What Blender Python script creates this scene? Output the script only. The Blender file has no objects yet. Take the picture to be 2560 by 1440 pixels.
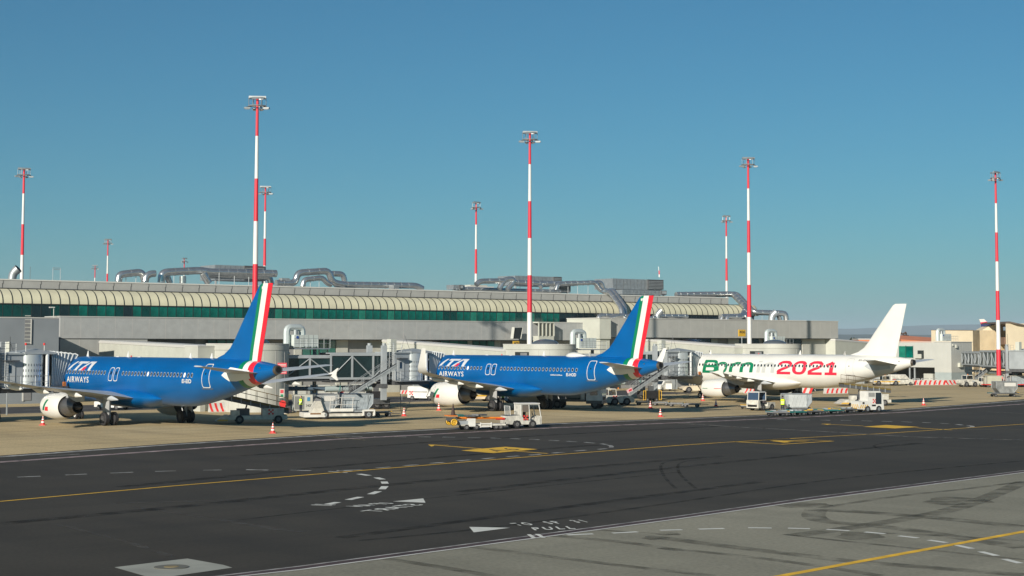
import bpy, bmesh, math, random
from math import sin, cos, tan, pi, sqrt, radians, atan2
from mathutils import Vector, Matrix
random.seed(7)
SC = bpy.context.scene
COL = SC.collection
# ------------------------------------------------------------------ camera
FOC, PITCH, EYE, CYP, ROLL = 4046.1, .0665, 7.138, 589.4, .0021      # 2560x1440 pixel units
cam_d = bpy.data.cameras.new('camera'); cam = bpy.data.objects.new('camera', cam_d); COL.objects.link(cam)
cam_d.sensor_width = 36; cam_d.lens = FOC/2560*36
cam_d.shift_y = -(720-CYP)/2560
cam_d.clip_start = .5; cam_d.clip_end = 90000
cam.matrix_world = Matrix.Translation((0, 0, EYE)) @ Matrix.Rotation(pi/2+PITCH, 4, 'X') @ Matrix.Rotation(ROLL, 4, 'Z')
SC.camera = cam
# ------------------------------------------------------------------ world and sun
SUN_EL = radians(21); SUN_DIR = Vector((-.42, -.908, 0)).normalized()
w = bpy.data.worlds.new('World'); SC.world = w; w.use_nodes = True
nt = w.node_tree; bg = nt.nodes['Background']
sky = nt.nodes.new('ShaderNodeTexSky'); sky.sky_type = 'NISHITA'; sky.sun_disc = False
sky.sun_elevation = SUN_EL; sky.sun_rotation = atan2(SUN_DIR.x, SUN_DIR.y)
sky.air_density = .95; sky.dust_density = .5; sky.ozone_density = 10.0; sky.altitude = 0
tint = nt.nodes.new('ShaderNodeMix'); tint.data_type = 'RGBA'; tint.blend_type = 'MULTIPLY'; tint.inputs[0].default_value = 1; tint.inputs[7].default_value = (.76, 1.05, .79, 1)
nt.links.new(sky.outputs[0], tint.inputs[6]); nt.links.new(tint.outputs[2], bg.inputs[0]); bg.inputs[1].default_value = .066
sd = bpy.data.lights.new('sun', 'SUN'); sd.energy = 5.0; sd.angle = radians(.53); sd.color = (1, .91, .79)
sun = bpy.data.objects.new('sun', sd); COL.objects.link(sun)
S3 = Vector((SUN_DIR.x*cos(SUN_EL), SUN_DIR.y*cos(SUN_EL), sin(SUN_EL)))
sun.rotation_euler = S3.to_track_quat('Z', 'Y').to_euler(); sun.location = (0, 0, 60)
SC.view_settings.view_transform = 'Standard'; SC.view_settings.look = 'None'
SC.view_settings.exposure = .35; SC.view_settings.gamma = 1; SC.view_settings.use_curve_mapping = False

# ------------------------------------------------------------------ surveying helpers (photo pixel -> place in the world)
def ray(px, py):
    X = px-1280; Y = py-CYP; c, s = cos(ROLL), sin(ROLL)
    X, Y = c*X+s*Y, -s*X+c*Y
    u = X/FOC; v = -Y/FOC
    return Vector((u, cos(PITCH)-v*sin(PITCH), sin(PITCH)+v*cos(PITCH)))
def G(px, py, z=0.0):
    r = ray(px, py); t = (z-EYE)/r.z
    return Vector((r.x*t, r.y*t, z))
def D(px, py, d):                      # point of the pixel's line of sight at depth d
    r = ray(px, py); t = d/r.y
    return Vector((r.x*t, d, EYE+r.z*t))
FU = Vector((.8, .6)); FN = Vector((-.6, .8))
def W(px, py, c):                      # pixel on the vertical plane c metres deep, in the terminal's own frame (s, c, z)
    r = ray(px, py); t = c/(r.x*FN.x+r.y*FN.y)
    return Vector((r.x*t*FU.x+r.y*t*FU.y, c, EYE+r.z*t))

# ------------------------------------------------------------------ materials
MATS = {}
def mat(name, col, rough=.6, metal=0, var=.0, scale=1.0, coat=0, spec=.5, alpha=1, stretch=None, bump=0, trans=0):
    if name in MATS: return MATS[name]
    m = bpy.data.materials.new(name); m.use_nodes = True; N = m.node_tree; p = N.nodes['Principled BSDF']
    p.inputs['Base Color'].default_value = (*col, 1); p.inputs['Roughness'].default_value = rough
    p.inputs['Metallic'].default_value = metal; p.inputs['Coat Weight'].default_value = coat
    p.inputs['Coat Roughness'].default_value = .08
    p.inputs['Specular IOR Level'].default_value = spec
    if trans: p.inputs['Transmission Weight'].default_value = trans
    if var:
        tc = N.nodes.new('ShaderNodeTexCoord'); mp = N.nodes.new('ShaderNodeMapping')
        if stretch: mp.inputs['Scale'].default_value = stretch
        n = N.nodes.new('ShaderNodeTexNoise'); n.inputs['Scale'].default_value = scale; n.inputs['Detail'].default_value = 6
        r = N.nodes.new('ShaderNodeMapRange'); r.inputs[1].default_value = .3; r.inputs[2].default_value = .7
        r.inputs[3].default_value = 1-var; r.inputs[4].default_value = 1+var*.6
        mx = N.nodes.new('ShaderNodeMix'); mx.data_type = 'RGBA'; mx.blend_type = 'MULTIPLY'; mx.inputs[0].default_value = 1
        mx.inputs[6].default_value = (*col, 1)
        N.links.new(tc.outputs['Object'], mp.inputs[0]); N.links.new(mp.outputs[0], n.inputs['Vector'])
        N.links.new(n.outputs[0], r.inputs[0]); N.links.new(r.outputs[0], mx.inputs[7]); N.links.new(mx.outputs[2], p.inputs['Base Color'])
        if bump:
            b = N.nodes.new('ShaderNodeBump'); b.inputs['Strength'].default_value = bump; b.inputs['Distance'].default_value = .05
            N.links.new(n.outputs[0], b.inputs['Height']); N.links.new(b.outputs[0], p.inputs['Normal'])
    MATS[name] = m; return m
white = mat('white_paint', (.62, .62, .58), .45, var=.12, scale=1.5)
offw = mat('dirty_white_paint', (.52, .51, .45), .55, var=.35, scale=2.2)
blue = mat('aircraft_blue_paint', (.0, .125, .39), .30, .35, var=.14, scale=.45, coat=.12)
acw = mat('aircraft_white_paint', (.63, .63, .59), .35, var=.06, scale=.6, coat=.3)
acg = mat('wing_grey_paint', (.42, .45, .47), .4, var=.12, scale=1.2)
acgd = mat('wing_underside_grey', (.33, .34, .34), .5, var=.2, scale=1.5)
green = mat('flag_green_paint', (.0, .16, .07), .35, coat=.3)
red = mat('flag_red_paint', (.62, .015, .03), .35, coat=.3)
pink = mat('logo_red_paint', (.60, .02, .05), .4)
lgrey = mat('logo_silver_paint', (.50, .52, .54), .4)
pgrey = mat('pale_grey_lettering', (.44, .45, .43), .4)
dgrey = mat('dark_grey_metal', (.10, .105, .11), .5, .3, var=.25, scale=3)
black = mat('black_rubber', (.018, .018, .02), .75, var=.3, scale=4)
blk = mat('soot_black', (.006, .006, .007), .6)
chrome = mat('bare_duct_metal', (.60, .61, .60), .26, .85, var=.12, scale=1.5)
galv = mat('galvanised_steel', (.38, .41, .42), .45, .6, var=.18, scale=2)
steel = mat('grey_painted_steel', (.30, .33, .34), .5, .1, var=.15, scale=1)
bridgeg = mat('bridge_grey_panel', (.30, .33, .345), .5, .05, var=.14, scale=.8)
cream = mat('cream_roof_panel', (.56, .54, .39), .55, var=.10, scale=.6)
creamw = mat('pale_corridor_panel', (.46, .475, .415), .6, var=.08, scale=.7)
nodew = mat('pale_node_panel', (.42, .43, .385), .6, var=.1, scale=.6)
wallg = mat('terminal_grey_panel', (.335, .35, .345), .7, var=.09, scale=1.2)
wallp = mat('terminal_parapet_panel', (.32, .325, .31), .7, var=.07, scale=1.0)
walld = mat('dark_grey_wall', (.17, .175, .18), .7, var=.1, scale=1)
joint = mat('wall_joint', (.42, .41, .39), .7)
jointd = mat('dark_joint', (.06, .06, .06), .7)
coping = mat('white_coping', (.50, .50, .47), .5)
glassg = mat('green_window_glass', (.0, .11, .085), .12, var=.45, scale=.7, spec=.8)
glassg2 = mat('pale_green_window_glass', (.015, .17, .12), .15, var=.3, scale=.9, spec=.8)
glassd = mat('dark_window_glass', (.008, .02, .028), .08, var=.3, scale=.6, spec=.9)
glassb = mat('bridge_dark_glass', (.012, .028, .032), .1, var=.4, scale=.35, spec=.8)
frame = mat('dark_window_frame', (.02, .025, .025), .5)
ylw = mat('safety_yellow', (.62, .36, .02), .5, var=.15, scale=3)
orng = mat('safety_orange', (.70, .20, .02), .5, var=.15, scale=3)
sred = mat('safety_red', (.60, .035, .03), .5, var=.12, scale=2)
mred = mat('mast_red_paint', (.60, .025, .045), .5, var=.08, scale=.6)
mwht = mat('mast_white_paint', (.64, .64, .61), .5, var=.06, scale=.6)
hiviz = mat('high_visibility_yellow_cloth', (.55, .80, .02), .8)
navy = mat('navy_cloth', (.01, .014, .03), .9)
skin = mat('skin', (.42, .24, .16), .6)
hair = mat('dark_hair', (.015, .01, .008), .8)
contg = mat('silver_container_panel', (.46, .49, .50), .4, .5, var=.22, scale=2)
contc = mat('grey_container_cover', (.27, .31, .33), .75, var=.25, scale=2.5)
teal = mat('teal_machine_paint', (.02, .14, .13), .5, var=.2, scale=4)
tan_b = mat('cream_building_render', (.62, .54, .39), .8, var=.12, scale=.25)
orange_r = mat('orange_roof', (.55, .20, .10), .8, var=.15, scale=.3)
glass_v = mat('vehicle_glass', (.02, .03, .04), .08, spec=.9)
signred = mat('sign_red', (.45, .02, .04), .5)
signyel = mat('sign_yellow', (.60, .36, .03), .5)
lens_m = mat('lamp_glass', (.5, .52, .52), .1, spec=.9)

# ------------------------------------------------------------------ mesh builder
class MB:
    def __init__(s): s.v = []; s.f = []; s.mi = []; s.sm = []; s.mats = []
    def mid(s, m):
        if m not in s.mats: s.mats.append(m)
        return s.mats.index(m)
    def add(s, vs, fs, m, smooth=False):
        o = len(s.v); s.v += [tuple(v) for v in vs]; k = s.mid(m)
        for f in fs: s.f.append(tuple(i+o for i in f)); s.mi.append(k); s.sm.append(smooth)
    def box(s, a, b, m):
        x0, y0, z0 = a; x1, y1, z1 = b
        s.add([(x0,y0,z0),(x1,y0,z0),(x1,y1,z0),(x0,y1,z0),(x0,y0,z1),(x1,y0,z1),(x1,y1,z1),(x0,y1,z1)],
              [(0,3,2,1),(4,5,6,7),(0,1,5,4),(1,2,6,5),(2,3,7,6),(3,0,4,7)], m)
    def cbox(s, c, d, m, rz=0, ry=0):
        R = Matrix.Rotation(rz, 3, 'Z') @ Matrix.Rotation(ry, 3, 'Y'); c = Vector(c); h = [q/2 for q in d]; vs = []
        for z in (-1, 1):
            for x, y in ((-1,-1),(1,-1),(1,1),(-1,1)): vs.append(c+R@Vector((x*h[0], y*h[1], z*h[2])))
        s.add(vs, [(0,3,2,1),(4,5,6,7),(0,1,5,4),(1,2,6,5),(2,3,7,6),(3,0,4,7)], m)
    def prism(s, poly, y0, y1, m, ax='xz'):
        n = len(poly); vs = []
        for y in (y0, y1):
            for p in poly:
                vs.append((p[0], y, p[1]) if ax == 'xz' else (p[0], p[1], y) if ax == 'xy' else (y, p[0], p[1]))
        fs = [tuple(range(n)), tuple(range(2*n-1, n-1, -1))]+[(i, n+i, n+(i+1) % n, (i+1) % n) for i in range(n)]
        s.add(vs, fs, m)
    def tube(s, pts, r, m, n=10, cap=True, smooth=True):
        pts = [Vector(p) for p in pts]; rs = r if isinstance(r, (list, tuple)) else [r]*len(pts); rings = []
        t0 = (pts[1]-pts[0]).normalized(); up = Vector((0, 0, 1)) if abs(t0.z) < .9 else Vector((1, 0, 0))
        a = t0.cross(up).normalized()
        for i, p in enumerate(pts):
            if i == 0: t = t0
            elif i == len(pts)-1: t = (pts[i]-pts[i-1]).normalized()
            else: t = ((pts[i+1]-pts[i]).normalized()+(pts[i]-pts[i-1]).normalized()).normalized()
            a = (a-t*a.dot(t)).normalized(); b = t.cross(a)
            rings.append([p+(a*cos(2*pi*k/n)+b*sin(2*pi*k/n))*rs[i] for k in range(n)])
        s.loft(rings, m, cap, smooth)
    def loft(s, rings, m, cap=True, smooth=True):
        n = len(rings[0]); vs = [v for r in rings for v in r]; fs = []
        for i in range(len(rings)-1):
            for k in range(n): fs.append((i*n+k, i*n+(k+1) % n, (i+1)*n+(k+1) % n, (i+1)*n+k))
        s.add(vs, fs, m, smooth)
        if cap:
            s.add(rings[0], [tuple(range(n-1, -1, -1))], m); s.add(rings[-1], [tuple(range(n))], m)
    def cyl(s, p0, p1, r, m, n=14, r1=None, cap=True): s.tube([p0, p1], [r, r if r1 is None else r1], m, n, cap)
    def bar(s, p0, p1, m, t=.05): s.tube([p0, p1], t, m, 4, True, False)
    def build(s, name, parent=None, loc=(0,0,0), rot=None):
        me = bpy.data.meshes.new(name); me.from_pydata(s.v, [], s.f)
        for m in s.mats: me.materials.append(m)
        for p, k, q in zip(me.polygons, s.mi, s.sm): p.material_index = k; p.use_smooth = q
        me.validate(); me.update()
        bm = bmesh.new(); bm.from_mesh(me)
        bmesh.ops.remove_doubles(bm, verts=bm.verts, dist=.0004)
        bmesh.ops.recalc_face_normals(bm, faces=bm.faces); bm.to_mesh(me); bm.free()
        if any(s.sm): me.set_sharp_from_angle(angle=radians(42))
        o = bpy.data.objects.new(name, me); COL.objects.link(o); o.location = loc
        if rot: o.rotation_euler = rot
        if parent: o.parent = parent
        return o
def tag(o, label=None, cat=None, group=None, kind=None):
    for k, v in (('label', label), ('category', cat), ('group', group), ('kind', kind)):
        if v: o[k] = v
    return o
def thing(name, label, cat, loc=(0,0,0), rz=0, group=None, scale=None):
    o = bpy.data.objects.new(name, None); COL.objects.link(o); o.location = loc; o.rotation_euler = (0, 0, rz)
    o.empty_display_size = .5
    return tag(o, label, cat, group)
KIDS = {}
def copy_tree(o, parent=None):
    c = o.copy(); COL.objects.link(c); c.parent = parent
    for ch in [q for q in bpy.data.objects if q.parent == o]: copy_tree(ch, c)
    return c
def arc(p0, p1, p2, n=6):              # rounded corner at p1
    p0, p1, p2 = Vector(p0), Vector(p1), Vector(p2)
    return [p0*(1-t)**2+p1*2*t*(1-t)+p2*t*t for t in [i/n for i in range(n+1)]]
def bendpath(pts, r=.9, n=5):
    pts = [Vector(p) for p in pts]; out = [pts[0]]
    for i in range(1, len(pts)-1):
        a = (pts[i-1]-pts[i]); b = (pts[i+1]-pts[i]); ra = min(r, a.length*.48); rb = min(r, b.length*.48)
        out += arc(pts[i]+a.normalized()*ra, pts[i], pts[i]+b.normalized()*rb, n)
    return out+[pts[-1]]
def text_mesh(txt, bold=0, space=1.0):
    cu = bpy.data.curves.new('t', 'FONT'); cu.body = txt; cu.size = 1; cu.offset = bold; cu.space_character = space; cu.resolution_u = 4
    o = bpy.data.objects.new('t', cu); COL.objects.link(o)
    dg = bpy.context.evaluated_depsgraph_get(); dg.update()
    me = bpy.data.meshes.new_from_object(o.evaluated_get(dg)); bpy.data.objects.remove(o)
    vs = [(v.co.x, v.co.y) for v in me.vertices]; fs = [tuple(p.vertices) for p in me.polygons]
    bpy.data.meshes.remove(me)
    x0 = min(v[0] for v in vs); x1 = max(v[0] for v in vs); y0 = min(v[1] for v in vs); y1 = max(v[1] for v in vs)
    return [((v[0]-x0)/(x1-x0), (v[1]-y0)/(y1-y0)) for v in vs], fs
def flat_text(name, txt, m, parent, fn, bold=0, space=1.0, cuts=0):
    vs, fs = text_mesh(txt, bold, space); return decal(name, vs, fs, m, parent, fn, cuts)
def decal(name, vs, fs, m, parent, fn, cuts=0, xcuts=0):
    bm = bmesh.new(); bv = [bm.verts.new((v[0], v[1], 0)) for v in vs]
    for f in fs:
        try: bm.faces.new([bv[i] for i in f])
        except ValueError: pass
    for k in range(1, cuts):
        bmesh.ops.bisect_plane(bm, geom=bm.verts[:]+bm.edges[:]+bm.faces[:], plane_co=(0, k/cuts, 0), plane_no=(0, 1, 0))
    for k in range(1, xcuts):
        bmesh.ops.bisect_plane(bm, geom=bm.verts[:]+bm.edges[:]+bm.faces[:], plane_co=(k/xcuts, 0, 0), plane_no=(1, 0, 0))
    for v in bm.verts: v.co = Vector(fn(v.co.x, v.co.y))
    me = bpy.data.meshes.new(name); bm.to_mesh(me); bm.free(); me.materials.append(m)
    for p in me.polygons: p.use_smooth = True
    o = bpy.data.objects.new(name, me); COL.objects.link(o)
    if parent: o.parent = parent
    return o

# ================================================================== SETTING
def sheet(name, pts, z, m, parent=None, kind='structure'):
    me = bpy.data.meshes.new(name); me.from_pydata([(p[0], p[1], z) for p in pts], [], [tuple(range(len(pts)))]); me.materials.append(m)
    bm = bmesh.new(); bm.from_mesh(me); bmesh.ops.triangulate(bm, faces=bm.faces)
    for f in bm.faces:
        if f.normal.z < 0: f.normal_flip()
    bm.to_mesh(me); bm.free()
    o = bpy.data.objects.new(name, me); COL.objects.link(o)
    if parent: o.parent = parent
    if kind: o['kind'] = kind
    return o
def ground_mat(name, base, dark, light, streak_rot, joints=None, fine=60, crack=None, rough=.85, amt=1.0, jd=.72):
    m = bpy.data.materials.new(name); m.use_nodes = True; N = m.node_tree; L = N.links; p = N.nodes['Principled BSDF']
    p.inputs['Roughness'].default_value = rough; p.inputs['Specular IOR Level'].default_value = .25
    tc = N.nodes.new('ShaderNodeTexCoord')
    def noise(scale, st=(1,1,1), det=8, rot=0):
        mp = N.nodes.new('ShaderNodeMapping'); mp.inputs['Rotation'].default_value = (0, 0, rot)
        m2 = N.nodes.new('ShaderNodeMapping'); m2.inputs['Scale'].default_value = st
        n = N.nodes.new('ShaderNodeTexNoise'); n.inputs['Scale'].default_value = scale; n.inputs['Detail'].default_value = det
        L.new(tc.outputs['Object'], mp.inputs[0]); L.new(mp.outputs[0], m2.inputs[0]); L.new(m2.outputs[0], n.inputs['Vector']); return n
    def ramp(src, a, b, c0, c1):
        r = N.nodes.new('ShaderNodeMapRange'); L.new(src, r.inputs[0]); r.inputs[1].default_value = a; r.inputs[2].default_value = b
        r.inputs[3].default_value = c0; r.inputs[4].default_value = c1; return r.outputs[0]
    def mix(fac, a, b, mode='MIX'):
        x = N.nodes.new('ShaderNodeMix'); x.data_type = 'RGBA'; x.blend_type = mode
        if isinstance(fac, float): x.inputs[0].default_value = fac
        else: L.new(fac, x.inputs[0])
        for k, q in ((6, a), (7, b)):
            if isinstance(q, tuple): x.inputs[k].default_value = (*q, 1)
            else: L.new(q, x.inputs[k])
        return x.outputs[2]
    big = noise(.02, det=4); mid = noise(.35, (1, .25, 1), rot=-streak_rot); st = noise(.12, (.25, 3.2, 1), rot=-streak_rot, det=10); fn = noise(fine*.1, det=3)
    c = mix(ramp(big.outputs[0], .35, .65, 0, 1), base, light)
    c = mix(ramp(st.outputs[0], .45, .75, 0, .75*amt), c, dark)
    c = mix(ramp(mid.outputs[0], .45, .75, 0, .75*amt), c, dark)
    pt = noise(.045, (1, .3, 1), 10, -streak_rot); c = mix(ramp(pt.outputs[0], .52, .60, 0, .45*amt), c, light)
    c = mix(1.0, c, ramp(fn.outputs[0], .3, .7, 1-.22*amt, 1+.18*amt), 'MULTIPLY')
    if joints:
        mp = N.nodes.new('ShaderNodeMapping'); mp.inputs['Rotation'].default_value = (0, 0, -streak_rot)
        br = N.nodes.new('ShaderNodeTexBrick'); br.offset = 0; br.inputs['Scale'].default_value = 1
        br.inputs['Brick Width'].default_value = joints; br.inputs['Row Height'].default_value = joints
        br.inputs['Mortar Size'].default_value = .05; br.inputs['Color1'].default_value = (1, 1, 1, 1); br.inputs['Color2'].default_value = (.86, .87, .90, 1)
        br.inputs['Mortar'].default_value = (jd, jd, jd, 1)
        L.new(tc.outputs['Object'], mp.inputs[0]); L.new(mp.outputs[0], br.inputs[0])
        c = mix(1.0, c, br.outputs[0], 'MULTIPLY')
    L.new(c, p.inputs['Base Color'])
    b = N.nodes.new('ShaderNodeBump'); b.inputs['Strength'].default_value = .25; b.inputs['Distance'].default_value = .02
    L.new(fn.outputs[0], b.inputs['Height']); L.new(b.outputs[0], p.inputs['Normal'])
    return m
ROT = atan2(.68, .733)                                   # the stands' own direction
m_land = ground_mat('dry_grassland', (.085, .08, .045), (.05, .055, .03), (.12, .10, .06), .4, fine=3)
m_conc = ground_mat('tan_concrete', (.47, .37, .20), (.34, .27, .15), (.57, .45, .25), ROT, 7.5, jd=.62)
m_asph = ground_mat('dark_asphalt', (.041, .036, .027), (.024, .022, .018), (.058, .052, .041), ROT, amt=.8)
m_near = ground_mat('worn_grey_asphalt', (.20, .195, .15), (.14, .136, .105), (.28, .27, .21), ROT, amt=.7)
m_serv = ground_mat('service_road_asphalt', (.052, .052, .055), (.035, .035, .038), (.07, .07, .072), ROT)
p_wht = mat('worn_white_marking', (.50, .50, .47), .7, var=.4, scale=1.5)
p_wht2 = mat('bright_white_marking', (.62, .63, .58), .7, var=.15, scale=1.5)
p_pnk = mat('worn_pink_marking', (.40, .31, .30), .7, var=.4, scale=1)
p_seam = mat('faint_paving_seam', (.075, .07, .06), .85)
p_red = mat('worn_dark_red_marking', (.055, .032, .032), .8, var=.35, scale=1)
p_ylw = mat('yellow_marking', (.74, .44, .02), .7, var=.25, scale=1.5)
p_ylf = mat('faded_yellow_marking', (.34, .27, .13), .75, var=.4, scale=1)
p_pal = mat('faded_pale_marking', (.17, .155, .13), .75, var=.5, scale=.8)
p_skid = mat('tyre_rubber_mark', (.10, .098, .078), .9, spec=.2)
def worn(m, lo, hi, sc):
    N = m.node_tree; L = N.links; p = N.nodes['Principled BSDF']; tc = N.nodes.new('ShaderNodeTexCoord'); n = N.nodes.new('ShaderNodeTexNoise'); n.inputs['Scale'].default_value = sc; n.inputs['Detail'].default_value = 8
    r = N.nodes.new('ShaderNodeMapRange'); r.inputs[1].default_value = .35; r.inputs[2].default_value = .65; r.inputs[3].default_value = lo; r.inputs[4].default_value = hi
    L.new(tc.outputs['Object'], n.inputs['Vector']); L.new(n.outputs[0], r.inputs[0]); L.new(r.outputs[0], p.inputs['Alpha']); return m
worn(p_skid, .05, .5, .9)
p_skd2 = worn(mat('tyre_rubber_mark_on_taxiway', (.020, .020, .019), .9, spec=.2), .05, .5, 1.0)
for _m in (p_wht, p_pnk, p_ylf, p_pal): worn(_m, .45, 1, 1.2)
worn(p_seam, .1, .7, 1.0)

BIG = 30000
sheet('ground', [(-BIG, -200), (BIG, -200), (BIG, BIG*1.6), (-BIG, BIG*1.6)], -.05, m_land)
edge_px = [(0, 1139), (425, 1109), (850, 1083), (1360, 1058.5), (1780, 1042), (2240, 1022.8), (2420, 1010), (2560, 998)]
E_ = [G(*p) for p in edge_px]
dE0 = (E_[0]-E_[1]).normalized(); dE1 = (E_[-1]-E_[-2]).normalized()
E_ = [E_[0]+dE0*120]+E_+[E_[-1]+dE1*200]
red_px = [(600, 1438), (750, 1418.5), (1700, 1292.5), (2030, 1246), (2560, 1178)]
R_ = [G(*p) for p in red_px]
R_ = [R_[0]+(R_[0]-R_[1]).normalized()*80]+R_+[R_[-1]+(R_[-1]-R_[-2]).normalized()*260]
apron = sheet('apron', E_+[Vector((330, 560, 0)), Vector((-260, 560, 0)), Vector((-260, 60, 0))], 0, m_conc)
taxi = sheet('taxiway', E_+list(reversed(R_)), .004, m_asph)
near = sheet('near_apron', R_+[Vector((330, 0, 0)), Vector((330, -40, 0)), Vector((-90, -40, 0))], .004, m_near)
s0, s1 = G(-900, 1068), G(2700, 958)
off = Vector((-.68, .733, 0))
servA, servB = Vector((-78, 137, 0)), Vector((28, 236.5, 0))
serv = sheet('service_road', [servA, servB, servB+off*16, servA+off*16], .004, m_serv)

def ribbon(mb, pts, wd, m, z=.012):
    P = [Vector((p.x, p.y, 0)) for p in pts]; Lf = []; Rt = []
    for i, p in enumerate(P):
        t = (P[min(i+1, len(P)-1)]-P[max(i-1, 0)]).normalized(); n = Vector((-t.y, t.x, 0))*wd/2
        Lf.append(p+n+Vector((0, 0, z))); Rt.append(p-n+Vector((0, 0, z)))
    n = len(P); mb.add(Lf+Rt, [(i, i+1, n+i+1, n+i) for i in range(n-1)], m)
def smooth_pts(pts, k=6):
    out = []
    for i in range(len(pts)-1):
        p0 = pts[max(i-1, 0)]; p1 = pts[i]; p2 = pts[i+1]; p3 = pts[min(i+2, len(pts)-1)]
        for j in range(k):
            t = j/k; out.append(.5*((2*p1)+(p2-p0)*t+(2*p0-5*p1+4*p2-p3)*t*t+(3*p1-p0-3*p2+p3)*t**3))
    return out+[pts[-1]]
def line(name, px, wd, m, parent, z=.012, ext=0, sm=False):
    mb = MB(); P = [G(*p) for p in px]
    if sm: P = smooth_pts(P)
    if ext: P = [P[0]+(P[0]-P[1]).normalized()*ext]+P+[P[-1]+(P[-1]-P[-2]).normalized()*ext]
    ribbon(mb, P, wd, m, z); return mb.build(name, parent)
def dashes(name, segs, wd, m, parent, z=.012):
    mb = MB()
    for a, b, c, d in segs: ribbon(mb, [G(a, b), G(c, d)], wd, m, z)
    return mb.build(name, parent)
line('white_edge_line', [(0, 1142.5), (425, 1112), (850, 1086), (1360, 1061), (1780, 1044.5), (2240, 1025.5), (2420, 1012), (2560, 1001.5)], .62, p_wht, taxi, ext=60)
line('pink_edge_line', [(0, 1155.5), (425, 1126), (850, 1098), (1400, 1069), (1780, 1053.5), (2240, 1032), (2560, 1010)], .8, p_pnk, taxi, ext=60)
line('yellow_centreline', [(0, 1254), (425, 1216), (850, 1181), (1275, 1146), (1700, 1113.5), (1870, 1102.5), (2000, 1095), (2197, 1084.6), (2432, 1069), (2560, 1060.5)], .23, p_ylw, taxi, ext=60)
line('red_boundary_band', [(600, 1438), (750, 1420.5), (1700, 1294), (2030, 1247), (2560, 1179)], .8, p_red, taxi, ext=60)
line('boundary_white_line', [(600, 1434.5), (750, 1416.5), (1700, 1290.4), (2030, 1243.5), (2560, 1176.7)], .13, p_wht, taxi, .016, ext=60)
line('boundary_white_line', [(600, 1441.5), (750, 1425), (1700, 1297.3), (2030, 1250.5), (2560, 1181.5)], .14, p_wht2, near, .016, ext=60)
line('yellow_lead_line', [(1956, 1440), (2148, 1404.5), (2560, 1329.5)], .33, p_ylw, near, ext=25)
def cr(segs, ox, oy, k): return [(ox+a/k, oy+b/k, ox+c/k, oy+d/k) for a, b, c, d in segs]
K2, K3, K1 = 2.695, 2.813, 3.012
dashes('white_dashes', cr([(0,918,155,914),(272,910,450,905),(620,900,785,902),(900,903,1055,907),(1172,911,1332,921),(1440,930,1583,942),(1680,957,1815,972),(1890,987,2015,1005),(2080,1022,2195,1047),(2255,1068,2368,1097),(2420,1120,2533,1150)], 1650, 1000, K3)
       +cr([(1800,695,1975,688),(2105,683,2275,674)], 750, 1080, K2), .27, p_wht2, near)
dashes('white_dashes', cr([(240,28,350,29),(350,30,420,31),(500,33,560,33),(635,33,718,34),(798,33,882,34),(960,35,1045,36),(1132,38,1215,40),(1283,41,1352,44),(1417,45,1483,48),(1545,49,1613,52),(1678,56,1745,60),(1795,63,1862,67),(1918,70,1983,76),(2027,80,2068,85),(2078,89,2100,95),(2100,97,2095,105),(2010,118,2065,112),(1855,129,1925,123),(1700,143,1778,137),(1548,157,1622,150),(1393,168,1472,162),(1228,182,1310,175),(1057,196,1145,189),(880,212,970,205),(700,228,795,221),(513,244,608,237),(250,262,418,254)], 750, 1080, K2), .32, p_wht, taxi)
dashes('white_dashes', cr([(130,341,305,334),(492,325,655,318),(830,311,1003,304),(1168,298,1325,294),(1530,289,1670,287),(1853,285,2020,288),(2185,288,2340,292)], 0, 1080, K1), .28, p_wht, taxi)
dashes('white_dashes', cr([(823,138,890,140),(985,140,1053,141),(1127,142,1198,143),(1270,144,1345,145),(1420,147,1495,149),(1558,150,1635,153),(1700,153,1770,157),(1842,159,1905,161),(1970,164,2028,168),(2082,172,2128,177),(2162,179,2190,183),(2192,184,2200,189),(2198,190,2160,193)], 1650, 1000, K3), .38, p_wht, taxi)
dashes('white_arc_dashes', cr([(1095,122,1300,154),(1445,195,1575,232),(1600,275,1625,318),(1620,368,1560,430),(1490,470,1330,528),(1135,583,880,640),(675,688,430,738)], 760, 1170, 8), .36, p_wht2, taxi)
dashes('white_bar_marks', cr([(215,728,630,742),(145,742,560,758),(485,70,700,84),(780,90,870,98),(655,50,970,64)], 760, 1170, 8), .16, p_wht2, taxi)
line('faded_cross_line', [(1690, 1058), (1850, 1068), (2059, 1079), (2270, 1092), (2560, 1100.5)], .6, p_pal, taxi)
line('faded_cross_line', [(2457, 1029), (2560, 1034)], .3, p_pal, taxi)
line('faded_yellow_line', [(440, 1056), (690, 1079), (913, 1101)], .14, p_ylf, taxi, .02)
line('faded_white_arrow', [(100, 1141), (200, 1136)], .14, p_wht, taxi, .02)
def polyz(name, px, m, parent, z=.016):
    return sheet(name, [G(*p) for p in px], z, m, parent, None)
polyz('white_triangle', [(760+1770/8, 1170+675/8), (760+2385/8, 1170+615/8), (760+2430/8, 1170+700/8)], p_wht2, taxi)
polyz('white_triangle', [(1160+105/8, 1280+305/8), (1160+920/8, 1280+323/8), (1160+195/8, 1280+415/8)], p_wht2, taxi)
polyz('white_block_mark', [(1160+1255/8, 1280+458/8), (1160+1335/8, 1280+458/8), (1160+1460/8, 1280+535/8), (1160+1360/8, 1280+535/8)], p_wht2, taxi, .024)
polyz('white_block_mark', [(1160+1415/8, 1280+452/8), (1160+1505/8, 1280+452/8), (1160+1640/8, 1280+528/8), (1160+1550/8, 1280+528/8)], p_wht2, taxi, .024)
polyz('concrete_plate', [(286, 1419), (468, 1397), (558, 1413), (581, 1420), (428, 1442), (365, 1442)], mat('pale_concrete_plate', (.30, .31, .27), .8, var=.2, scale=.5), taxi, .012)
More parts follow.
